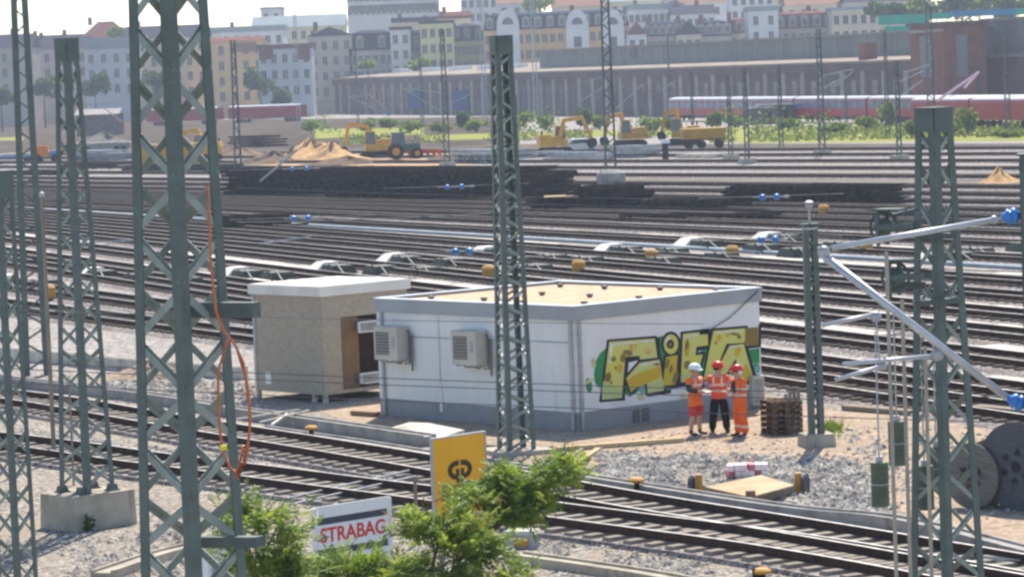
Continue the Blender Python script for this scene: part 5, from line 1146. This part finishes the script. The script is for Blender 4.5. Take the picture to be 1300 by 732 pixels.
# brick block with tall pale windows at the right end
sB0, sB1 = hall_t(1163), hall_t(1206); t = thing('brick_block', 'tall brick building with pale window panels at the right end of the hall', 'building', hq((sB0 + sB1) / 2, -8, 0), math.atan2(HU.y, HU.x))
b = MB(); hb(b, sB0, sB1, -5.5, .8, 0, 12.9); b.build('wall', mBrick, t, True); b = MB(); hb(b, sB0 - .4, sB1 + .4, -5.9, 1.2, 12.9, 13.4); b.build('roof', mBrickD, t, True)
s = hall_t(1184); b = MB(); hb(b, s - 2.2, s + 2.2, .7, .95, 5.8, 11.5); b.build('window', mClere, t, True); b = MB(); hb(b, sB1 - .1, sB1 + .2, -2.6, -1.0, 5.8, 11.5); b.build('window', mClere, t, True)
b = MB(); hb(b, sB0, sB1, .8, 1.0, 12.0, 12.4); b.build('cornice', mPil, t, True)
sB1 = hall_t(1253, -9); s9 = sB1 + 40; sB1 -= 6; t = thing('side_hall', 'grey side hall with stepped pale roofs at the right picture edge', 'hall', hq((sB1 + s9) / 2, -8, 0), math.atan2(HU.y, HU.x))
b = MB(); hb(b, sB1 + .5, s9, -30, -9, 0, 8.2); b.build('wall', mBrickD, t, True); b = MB(); hb(b, sB1 + .5, s9, -30, -8.5, 8.2, 8.6); b.build('lower_roof', mHallRoof, t, True); b = MB(); hb(b, sB1 + .5, s9, -30, -11, 8.6, 13.2); b.build('clerestory', mClere, t, True); b = MB(); hb(b, sB1 + .5, s9, -30.5, -10.6, 13.2, 13.7); b.build('upper_roof', mHallRoof, t, True)
# ------------------------------------------------------------------ trains
def carriage(o, d, L, lab, win=True, group='red carriages of the right hand train', hgt=3.62):
    t = thing('train_carriage', lab, 'carriage', o, math.atan2(d.y, d.x), group); w2 = 1.45
    b = MB(); pr = [(-w2, .9), (-w2, 2.9), (-w2 * .94, 3.3), (w2 * .94, 3.3), (w2, 2.9), (w2, .9)]; b.prism([V((-L / 2, y, z)) for y, z in pr], V((L, 0, 0))); b.build('body', mRedT, t)
    b = MB(); pr = [(-w2 * .96, 3.31), (-w2 * .8, 3.5), (-w2 * .3, hgt), (w2 * .3, hgt), (w2 * .8, 3.5), (w2 * .96, 3.31)]; b.prism([V((-L / 2 + .05, y, z)) for y, z in pr], V((L - .1, 0, 0))); b.build('roof', mTrainRoof, t)
    if win:
        for s in (-1, 1):
            n = int(L / 2.6)
            for k in range(n): b = MB(); b.box((-L / 2 + (k + .5) * L / n, s * w2, 2.45), (L / n * .84, .06, 1.0)); b.build('window', mTrainWin, t)
            b = MB(); b.box((0, s * w2, 3.2), (L * .98, .05, .12)); b.build('stripe', mTrainRoof, t)
    for x in (-L * .34, L * .34):
        b = MB(); b.box((x, 0, .55), (2.6, 1.9, .3)); bg_ = b.build('bogie', mTrack, t)
        for q in (-.95, .95):
            for y in (-.85, .7): b = MB(); b.lathe((x + q, y, .45), [(.45, 0), (.45, .15)], 12, axis=(0, 1, 0)); b.build('wheel', mTrack, bg_)
TO = 13
tl = hall_t(858, TO)
for i in range(5):
    o = hq(tl + 13 + i * 26.6, TO, .1); carriage(o, HU, 26, 'red passenger carriage with a pale roof before the hall, ' + ('left end of the train', 'second from the left end', 'third from the left end', 'fourth from the left end', 'fifth from the left end')[i])
tl2 = hall_t(1166, TO + 7)
for i in range(4):
    o = hq(tl2 + 9 + i * 17.6, TO + 7, .1); carriage(o, HU, 17, 'plain red freight wagon at right, ' + ('behind the right lattice mast', 'second from its left end', 'third from its left end', 'at the picture edge')[i], False, 'red freight wagons', 3.62)
d2 = V((.5, -.866, 0))
for i, (x, lab) in enumerate(((340, 'red carriage behind the pale lattice mast at left'), (235, 'red carriage seen through the nearest mast'))):
    p = A(x, 150, 700 + i * 6); p.z = 0; carriage(p, V((.90, -.43, 0)).normalized(), 17, lab, False, 'red carriages far left', 3.62)
t = thing('blue_container', 'blue container at the right picture edge', 'container', G(1300, 142), R(10)); b = MB(); b.box((0, 0, 1.3), (3, 2.4, 2.6)); b.build('box', mBlue, t)
for k in range(6): b = MB(); b.box((-1.3 + k * .5, -1.22, 1.3), (.08, .06, 2.4)); b.build('rib', mBlue, t)
for i, (x, y, w_, h, c, lab) in enumerate(((985, 157, 5, 2.6, mTrackG, 'dark green container in the grass before the train'), (968, 158, 3.5, 2.3, mBrickD, 'brown low shed left of the dark green container'), (1055, 152, 2.5, 2.2, mTrack, 'small dark shed right of the dark green container'), (1150, 155, 4, 2.8, mBrickD, 'low dark shed with a pale lid left of the right lattice mast head'))):
    p = G(x, y); t = thing('lineside_shed', lab, 'shed', p, .1); b = MB(); b.taper((0, 0, 0), (w_, 2.5), (w_, 2.5), h); b.build('wall', c, t); b = MB(); b.taper((0, 0, h), (w_ + .3, 2.8), (w_ + .1, 2.6), .18); b.build('roof', mConcL if i == 3 else mConc, t); b = MB(); b.box((w_ * .2, -1.26, h * .42), (.9, .05, h * .8)); b.build('door', mTrack, t)
p = G(128, 172); t = thing('brown_shed', 'long brown shed with a pale roof edge behind the left lattice masts', 'shed', p, R(-4)); b = MB(); b.box((0, 0, 1.9), (7.5, 6, 3.8)); b.build('wall', mBrickD, t); b = MB(); b.prism([V((-4.1, y, z)) for y, z in ((-3.4, 3.81), (3.4, 3.81), (0, 4.8))], V((8.2, 0, 0))); b.build('roof', mConc, t)
for x in (-2.4, 0, 2.4): b = MB(); b.box((x, -3.02, 1.8), (1.2, .06, 1.2)); b.build('window', mGlass, t)
# ------------------------------------------------------------------ town
WIN = {}
def win_mesh(w_, h):
    k = (round(w_, 1), round(h, 1))
    if k not in WIN:
        b = MB(); b.box((0, -.03, 0), (w_, .10, h)); b.box((0, -.05, -h / 2 - .1), (w_ * 1.2, .2, .16), mi=1); b.box((0, -.10, 0), (.09, .05, h), mi=1)
        o = b.build('window', [mGlass, mPil]); WIN[k] = o.data; bpy.data.objects.remove(o)
    return WIN[k]
def house(lab, x0, x1, ye, yt, Y, wall, roof, rows=4, cols=None, kind='gable', dpt=13, ww=1.15, wh=1.9, fh=3.6, win=True, chim=1, dorm=0, cat='house', name='town_house', top_win=1.2, rz=0):
    p, q = A(x0, 85, Y), A(x1, 85, Y); xm = (x0 + x1) / 2; ze, zt = A(xm, ye, Y).z, A(xm, yt, Y).z; Wd = (q - p).length; c = lerp(p, q, .5); base = V((c.x, Y + dpt / 2, 0))
    t = thing(name, lab, cat, base, rz); h2, w2 = dpt / 2, Wd / 2
    b = MB(); b.box((0, 0, ze / 2), (Wd, dpt, ze)); b.build('wall', wall, t)
    b = MB(); e = .35
    if kind == 'gable': b.prism([V((-w2 - .2, y, z)) for y, z in ((-h2 - e, ze + .002), (0, zt), (h2 + e, ze + .002))], V((Wd + .4, 0, 0)))
    elif kind == 'front': b.prism([V((x, -h2 - .3, z)) for x, z in ((-w2 - e, ze + .002), (w2 + e, ze + .002), (0, zt))], V((0, dpt + .6, 0)))
    elif kind == 'flat': b.box((0, 0, (ze + zt) / 2 + .002), (Wd + .5, dpt + .5, max(.3, zt - ze)))
    elif kind == 'mansard':
        zk = ze + (zt - ze) * .85; b.taper((0, 0, ze + .002), (Wd + .4, dpt + .5), (Wd - 1.4, dpt - 3), zk - ze); b.taper((0, 0, zk + .003), (Wd - 1.2, dpt - 2.8), (Wd - 5, 1), zt - zk)
    elif kind == 'hip': b.taper((0, 0, ze + .002), (Wd + .5, dpt + .6), (max(.5, Wd - 8), .5), zt - ze)
    rf = b.build('roof', roof, t)
    for k in range(chim): b = MB(); x = -w2 * .7 + k * 1.4 * w2 / max(1, chim - .5); b.box((x, h2 * .1, zt + .2), (1.0, .8, 2.2)); b.build('chimney', mBrick, rf)
    if dorm:
        for k in range(dorm):
            x = -w2 + (k + .5) * Wd / dorm; zd = ze + (zt - ze) * .12; hh_ = (zt - ze) * .5; b = MB(); b.box((x, -h2 + .9, zd + hh_ / 2), (1.7, 2.0, hh_)); b.prism([V((x + a, -h2 - .25, zd + hh_ + z)) for a, z in ((-1.1, 0), (1.1, 0), (0, .7))], V((0, 2.2, 0))); dm = b.build('dormer', mPil, rf); b = MB(); b.box((x, -h2 - .12, zd + hh_ * .5), (1.0, .08, hh_ * .72)); b.build('window', mGlass, dm)
    if win:
        cols = cols or max(2, int(Wd / 2.7)); me = win_mesh(ww, wh)
        for r_ in range(rows):
            z = ze - top_win - wh / 2 - r_ * fh
            if z < 5: break
            for k in range(cols):
                o = bpy.data.objects.new('window', me); col.objects.link(o); o.parent = t; o.location = (-w2 + (k + .5) * Wd / cols, -h2, z)
    return t
def C(n, c, s=.25): return M('facade ' + n, c, tuple(x * .85 for x in c), scale=s, rough=.9)
cG, cLil, cCream, cOr, cYel, cBl, cWh, cBeige, cOch = C('grey', (.44, .38, .31)), C('lilac grey', (.48, .41, .36)), C('cream', (.66, .57, .39)), C('orange cream', (.70, .46, .22)), C('yellow', (.60, .55, .28)), C('bluish', (.50, .51, .51)), C('white', (.62, .62, .60)), C('beige', (.58, .49, .35)), C('ochre', (.58, .39, .18))
rR, rD, rT, rS, rO = C('roof red', (.17, .075, .06)), C('roof dark', (.055, .05, .065)), C('roof teal grey', (.26, .30, .31)), C('roof slate', (.045, .055, .085)), C('roof orange', (.27, .16, .115))
HOUSES = [
 ('dim grey terrace with chimney stacks at the far left edge', -60, 42, 62, 44, 800, cG, rD, 3, None, 'gable', 3, 0), ('lilac grey house behind the lattice mast on the block', 38, 112, 62, 47, 830, cLil, rD, 3, None, 'gable', 1, 0),
 ('grey house with a long red brown roof at left', 104, 162, 48, 27, 900, cG, rR, 3, None, 'hip', 1, 0), ('pale bluish house with a teal grey roof left of the nearest mast', 108, 172, 62, 48, 800, cBl, rT, 3, None, 'flat', 0, 0),
 ('broad beige grey house behind the nearest mast', 158, 264, 48, 32, 820, cBeige, rD, 4, None, 'gable', 1, 0), ('orange cream house with an orange dormer roof right of the nearest mast', 258, 336, 52, 47, 800, cOr, rR, 4, None, 'gable', 0, 0),
 ('white low block with a flat grey roof and brick chimney behind the orange house', 282, 362, 40, 33, 880, cWh, rT, 2, None, 'flat', 1, 0), ('pale yellow house with a long teal grey roof', 322, 440, 34, 19, 900, cCream, rT, 3, 10, 'gable', 0, 0),
 ('square grey attic block behind the pale yellow house', 334, 360, 12, 9, 940, cBl, rT, 1, None, 'flat', 0, 0), ('bluish white house with two small red mansard roofs', 328, 396, 62, 56, 770, cBl, rR, 4, 5, 'flat', 0, 0),
 ('grey gable house right of the bluish house with red roofs', 392, 448, 46, 34, 800, cG, rD, 4, 4, 'front', 1, 0), ('large pale office block with a dark window band above the town', 444, 560, -14, -20, 940, cBl, rT, 2, 16, 'flat', 0, 0),
 ('lilac house with a tall dark purple mansard roof', 444, 500, 64, 38, 800, cLil, rD, 3, 6, 'mansard', 0, 2), ('narrow white facade beside the dark purple mansard', 497, 522, 38, 34, 795, cWh, rD, 4, 2, 'flat', 0, 0),
 ('narrow house with a dark steep roof beside the yellow green facade', 520, 538, 64, 38, 800, cLil, rD, 2, 2, 'mansard', 0, 1), ('yellow green facade with a stepped top', 535, 577, 30, 26, 790, cYel, rD, 4, 4, 'flat', 1, 0),
 ('grey rear house with dark flat roof behind the yellow green facade', 500, 560, 28, 22, 880, cBeige, rD, 2, None, 'flat', 1, 0), ('low yellow house with a dark mansard roof and dormers', 573, 616, 52, 30, 800, cYel, rD, 3, 6, 'mansard', 0, 3),
 ('grey tower block cut by the top picture edge', 588, 634, -22, -28, 930, cBl, rT, 3, 5, 'flat', 0, 0), ('dark roofed brown house behind the yellow house', 560, 600, 30, 14, 860, cBeige, rR, 1, None, 'gable', 1, 0),
 ('long ochre palace with slate mansard, dormers and round gables', 616, 800, 36, 14, 790, cOch, rS, 3, 18, 'mansard', 2, 12), ('narrow house with a red gable right of the ochre palace', 798, 822, 44, 28, 780, cWh, rR, 2, 2, 'front', 0, 0),
 ('grey house with long dark dormer band right of the red gable', 820, 866, 46, 27, 785, cG, rS, 2, 6, 'mansard', 1, 5), ('grey gabled house in the middle of the dormer row', 860, 892, 44, 26, 783, cBeige, rD, 2, 3, 'front', 1, 0), ('grey house with pale dormers left of the white facade', 888, 930, 46, 25, 785, cG, rS, 2, 5, 'mansard', 1, 4),
 ('white house with flat pale roof behind the dormer row', 800, 870, 12, 5, 880, cWh, rT, 2, 9, 'flat', 1, 0), ('white rear house with a sloping dark roof', 855, 910, 18, 6, 870, cWh, rD, 2, 6, 'gable', 2, 0), ('pale pink roofed house at the top edge', 862, 935, 4, -12, 930, cWh, rO, 1, None, 'gable', 2, 0),
 ('narrow red roofed house left of the white facade', 926, 954, 42, 22, 800, cG, rR, 2, 2, 'mansard', 1, 1), ('narrow white facade with two window columns', 952, 990, 14, 8, 785, cWh, rT, 4, 2, 'flat', 0, 0), ('white tower house at the top edge with a brown stripe', 930, 985, -10, -16, 860, cWh, rT, 2, 5, 'flat', 1, 0),
 ('dark mansard house right of the narrow white facade', 985, 1062, 36, 14, 790, cG, rR, 2, 8, 'mansard', 2, 5), ('beige flat block left of the green scaffold net', 1058, 1150, 12, 8, 780, cBeige, rT, 3, 8, 'flat', 1, 0), ('orange roofed house at the top behind the dark mansard', 1000, 1075, 6, -8, 880, cCream, rO, 1, None, 'gable', 2, 0), ('grey rear house behind the beige block', 1075, 1160, 2, -10, 860, cLil, rD, 1, None, 'gable', 3, 0),
 ('pale grey rear house left of the bright tree', 634, 684, 4, -10, 900, cBl, rO, 2, None, 'gable', 2, 0), ('beige rear house right of the bright tree', 704, 770, 8, -8, 890, cBeige, rO, 2, None, 'gable', 2, 0), ('cream rear house with a sloping pale roof', 764, 842, 2, -12, 900, cCream, rT, 2, None, 'gable', 1, 0),
 ('lilac rear house at the top edge behind the dormer row', 836, 900, -4, -18, 950, cLil, rR, 2, None, 'gable', 2, 0), ('grey rear house behind the white tower', 900, 960, -8, -22, 950, cG, rD, 2, None, 'gable', 1, 0), ('yellow rear house behind the orange roof', 975, 1050, -10, -24, 950, cYel, rR, 2, None, 'gable', 2, 0), ('brown rear house at the top edge left of the green trees', 1045, 1130, -10, -24, 950, cBeige, rR, 2, None, 'gable', 2, 0),
 ('cream house filling the gap below the grey tower', 556, 600, 24, 20, 840, cCream, rR, 3, None, 'flat', 1, 0), ('blue grey rear house at left behind the lilac grey house', 30, 110, 58, 44, 900, cBl, rD, 2, None, 'gable', 2, 0), ('pale house left of the pale yellow house', 200, 290, 44, 36, 900, cCream, rT, 2, None, 'flat', 2, 0),
]
for (lab, x0, x1, ye, yt, Y, wl, rf_, rows, cols, kind, ch, dm) in HOUSES:
    hs = house(lab, x0, x1, ye, yt, Y, wl, rf_, rows, cols, kind, chim=ch, dorm=dm)
    if 'ochre palace' in lab:            # three white gables with rounded heads
        h = hs.location; 
        for px in (645, 733, 778):
            c = A(px, 40, Y - .4); c.x -= h.x; ze = A(px, 34, Y).z; wv = 2.6
            pts = [(-wv, 0), (wv, 0)] + [(math.cos(a) * wv, ze + math.sin(a) * 4.0) for a in [math.pi * k / 10 for k in range(11)]]
            b = MB(); b.prism([V((c.x + x, -7.2, z)) for x, z in pts], V((0, 1.2, 0))); g = b.build('gable', cWh, hs); b = MB()
            pts = [(math.cos(a) * 1.3, ze + .5 + math.sin(a) * 1.6) for a in [math.pi * k / 10 for k in range(11)]]; b.prism([V((c.x + x, -7.3, z)) for x, z in pts], V((0, .3, 0))); b.build('window', mGlass, g)
            for z in (ze - 3.5, ze - 7.5): b = MB(); b.box((c.x, -7.22, z), (1.8, .1, 2.4)); b.build('window', mGlass, g)
    if 'large pale office' in lab:
        zc = A(500, 10, Y).z; w_ = 116 / S(Y); b = MB(); b.box((0, -6.55, zc), (w_ * .96, .12, 1.9)); b.build('window_band', mGlass, hs); b = MB(); b.box((0, -6.6, zc + 5), (w_ * .96, .12, 1.9)); b.build('window_band', mGlass, hs)
    if 'two small red' in lab:
        for x0_, x1_ in ((329, 346), (377, 393)):
            p, q = A(x0_, 76, Y - .5), A(x1_, 60, Y - .5); b = MB(); b.box(((p.x + q.x) / 2 - hs.location.x, -6.4, (p.z + q.z) / 2), (q.x - p.x, .6, q.z - p.z)); b.build('mansard_roof', rR, hs)
    if 'orange dormer' in lab:
        p, q = A(297, 66, Y), A(325, 54, Y); b = MB(); b.box(((p.x + q.x) / 2 - hs.location.x, -6.7, (p.z + q.z) / 2), (q.x - p.x, .9, q.z - p.z)); b.build('tiled_front', rO, hs)
# scaffold with green and blue net
t = thing('scaffold', 'long scaffold wrapped in teal green and blue netting at upper right', 'scaffold', V((A(1210, 40, 560).x, 560, 0))); mNet = M('green net', (.02, .36, .24), (.015, .28, .20), scale=.4, rough=.7); mNetB = M('blue net', (.04, .22, .38), (.03, .17, .30), scale=.4, rough=.7)
for x0, x1, y0, y1, m in ((1116, 1180, 20, 32, mNet), (1180, 1208, 17, 25, mNet), (1208, 1290, 14, 22, mNetB), (1290, 1330, 11, 19, mNet), (1124, 1160, 34, 41, mNet)):
    p, q = A(x0, y1, 560), A(x1, y0, 560); b = MB(); b.hexa([V((p.x, 560, p.z)), V((q.x, 560, A(x1, y1 - (x1 - x0) * .0384, 560).z)), V((q.x, 561.5, A(x1, y1 - (x1 - x0) * .0384, 560).z)), V((p.x, 561.5, p.z)), V((p.x, 560, A(x0, y0, 560).z)), V((q.x, 560, A(x1, y0 - (x1 - x0) * .0384, 560).z)), V((q.x, 561.5, A(x1, y0 - (x1 - x0) * .0384, 560).z)), V((p.x, 561.5, A(x0, y0, 560).z))]); b.build('netting', m, t, True)
b = MB()
for x in range(1120, 1330, 14): p = A(x, 30, 561); b.tube([V((p.x, 561.8, 0)), V((p.x, 561.8, p.z + 1))], .08, 5)
b.build('pole', mGalv, t, True)
# ------------------------------------------------------------------ far vegetation
def clump(name, label, cat, px, pyb, pyt, wpx, seed, mat, n=500, Y=None, group=None, trunk=False, leaf=.26):
    rnd = random.Random(seed)
    if Y is None: p = G(px, pyb); Y = p.y
    else: p = A(px, 100, Y); p.z = 0
    g = 1 / S(Y); zt = A(px, pyt, Y).z; zb = max(0, A(px, pyb, Y).z) if trunk else 0; rx = wpx * g / 2; t = thing(name, label, cat, p, 0, group); b = MB(); h = zt - zb
    lob = [(rnd.uniform(-.55, .55) * rx, rnd.uniform(-.4, .4) * rx, zb + h * rnd.uniform(.3, .75), rnd.uniform(.35, .6)) for _ in range(7)]
    for i in range(n):
        l = lob[rnd.randrange(7)]; u = V((rnd.gauss(0, 1), rnd.gauss(0, 1), rnd.gauss(0, 1))).normalized() * rnd.uniform(.6, 1.05); c = V((l[0] + u.x * rx * l[3], l[1] + u.y * rx * l[3], l[2] + u.z * h * .5 * l[3] * 1.0))
        if c.z < .05: c.z = rnd.uniform(.05, .5)
        s = leaf * rnd.uniform(.6, 1.3); a = V((rnd.gauss(0, 1), rnd.gauss(0, 1), rnd.gauss(0, 1))).normalized() * s; d = a.cross(V((rnd.gauss(0, 1), rnd.gauss(0, 1), rnd.gauss(0, 1)))).normalized() * s * .7
        b.poly([c - a, c + d, c + a, c - d])
    b.build('crown' if trunk else 'foliage', mat, t); b = MB()
    b.tube([(0, 0, 0), (0, 0, zb + h * .5)], [max(.08, rx * .07), .05], 6)
    for l in lob[:4]: b.tube([(0, 0, zb + h * .15), (l[0], l[1], l[2])], [.08, .03], 5)
    b.build('trunk' if trunk else 'stem', mBark, t)
BUSH = [(395, 166, 152, 26, 'by the tractor end of the left train'), (470, 168, 150, 30, 'behind the excavator at the sand pile'), (495, 165, 147, 30, 'right behind the tractor'), (590, 165, 140, 26, 'darker and taller, left of the tall mast'), (605, 168, 150, 36, 'low, left of the tall mast'),
    (665, 165, 142, 28, 'right of the tall mast'), (693, 166, 143, 26, 'left of the raised excavator arm'), (742, 164, 136, 30, 'tree-like, behind the white car'), (762, 165, 145, 26, 'right behind the rounded foot mast'), (825, 168, 146, 34, 'between the two right excavators'), (850, 165, 150, 30, 'behind the pink topped excavator'),
    (905, 164, 140, 30, 'above the yellow wagon'), (932, 162, 146, 36, 'right of the yellow wagon'), (1002, 165, 150, 40, 'before the dark green container'), (1100, 165, 148, 40, 'left of the thin masts at right'), (1125, 165, 128, 26, 'tall, under the hall end'), (1158, 176, 148, 26, 'left of the right lattice mast head'), (1200, 178, 140, 40, 'behind the head of the right lattice mast'), (1228, 172, 136, 36, 'right of the head of the right lattice mast'), (520, 170, 152, 40, 'low, in front of the hall gate'), (560, 170, 154, 36, 'low, right of the hall gate'), (1060, 170, 155, 44, 'low, under the train middle'), (1280, 175, 164, 50, 'low, at the right edge')]
for i, (x, yb, yt, w_, lab) in enumerate(BUSH):
    clump('bush', 'green bush by the yard, ' + lab, 'bush', x, yb, yt, w_, 100 + i, mLeafD if ('darker' in lab or 'tree-like' in lab) else mLeafB, 420, group='bushes along the hall')
TREES = [(330, 122, 82, 48, 760, 'round dark green tree before the orange house'), (358, 140, 108, 30, 750, 'dark tree low beside the bluish house'), (468, 90, 72, 28, 770, 'small round tree before the purple mansard house'), (532, 90, 72, 32, 770, 'small round tree before the yellow green facade'),
    (55, 128, 92, 40, 740, 'dark tree behind the tall twin-legged mast'), (120, 125, 92, 46, 740, 'dark tree behind the lattice mast on the block'), (200, 122, 84, 40, 745, 'dark tree seen through the nearest mast'), (150, 50, 32, 26, 845, 'light green roof-high tree left of the nearest mast'), (690, 16, -8, 60, 830, 'bright green tree above the ochre palace'), (0, 135, 110, 50, 720, 'dark shrub tree at the left edge')]
for i, (x, yb, yt, w_, Y, lab) in enumerate(TREES): clump('leafy_tree', lab, 'tree', x, yb, yt, w_, 200 + i, mLeafD if 'dark' in lab else mLeafB, 700, Y=Y, trunk=True, leaf=.5)
for i, (x, w_, yt) in enumerate(((1130, 60, -4), (1170, 60, -8), (1205, 60, -12), (1245, 70, -15), (1290, 70, -10), (1325, 60, -14))):
    clump('leafy_tree', 'tall green tree behind the teal net, ' + ('leftmost', 'second from the left', 'third from the left', 'third from the right', 'second from the right', 'at the right edge')[i], 'tree', x, 30, yt, w_, 300 + i, mLeafB if i % 2 else mLeafD, 900, Y=700, group='trees behind the scaffold net', trunk=True, leaf=.55)
# grass belt along the yard edge
gq = [(530, 172), (700, 167), (1000, 160), (1420, 152), (1420, 178), (1160, 180), (950, 182), (840, 172), (700, 174), (540, 179)]
ground_sheet('grass_strip', gq, mGrass, .012); ground_sheet('grass_strip', [(400, 176), (470, 173), (540, 171), (540, 162), (400, 164)], mGrass, .011); ground_sheet('grass_strip', [(-60, 176), (30, 174), (30, 178), (-60, 180)], mGrass, .011)
b = MB(); rnd = random.Random(77)
for i in range(7000):
    x = rnd.uniform(420, 1360); y0 = 178 - (x - 540) * .020; y1 = y0 + 11 if x > 900 else y0 + 4; p = G(x, rnd.uniform(y0 - 8, y1)); h = rnd.uniform(.15, .5)
    if x < 950 and math.sin(x * .03) + math.sin(x * .071) < rnd.uniform(-.8, 1.6): continue
    a = rnd.uniform(0, 3.14)
    d = V((math.cos(a), math.sin(a), 0)) * .22; b.poly([p - d, p + d, p + V((rnd.gauss(0, .2), rnd.gauss(0, .2), h))], 0 if rnd.random() < .45 else 1)
tag(b.build('tall_grass', [mLeafB, M('dry grass', (.34, .31, .10), (.24, .22, .07), scale=.5)]), kind='stuff')
b = MB(); rnd = random.Random(78)
for i in range(9000):
    x = rnd.uniform(385, 1360); k = math.sin(x * .021) + math.sin(x * .047 + 2) * .7 + math.sin(x * .11) * .5
    if k < rnd.uniform(-1.2, 2.2) + (.5 if x < 900 else 0): continue
    p = G(x, (168 if x < 900 else 164) - (x - 385) * .008 + rnd.uniform(-9, 5)); h = abs(rnd.gauss(0, .75)) * (1 + .5 * k); s = rnd.uniform(.12, .3); c = p + V((0, 0, .1 + h)); a = V((rnd.gauss(0, 1), rnd.gauss(0, 1), rnd.gauss(0, 1))).normalized() * s; d = a.cross(V((rnd.gauss(0, 1), rnd.gauss(0, 1), rnd.gauss(0, 1)))).normalized() * s * .7
    b.poly([c - a, c + d, c + a, c - d], 0 if rnd.random() < .7 else 1)
tag(b.build('scrub', [mLeafB, mLeafD]), kind='stuff')
# ------------------------------------------------------------------ haze
b = MB(); b.box((0, 560, 44), (1500, 1220, 92)); hz = MATS_h = bpy.data.materials.new('haze'); hz.use_nodes = True; tn = hz.node_tree; tn.nodes.clear()
out = tn.nodes.new('ShaderNodeOutputMaterial'); pv = tn.nodes.new('ShaderNodeVolumePrincipled'); pv.inputs['Color'].default_value = (.72, .82, 1.0, 1); pv.inputs['Density'].default_value = .00021; pv.inputs['Anisotropy'].default_value = .3
tn.links.new(pv.outputs[0], out.inputs['Volume']); o = tag(b.build('haze', hz), kind='stuff')
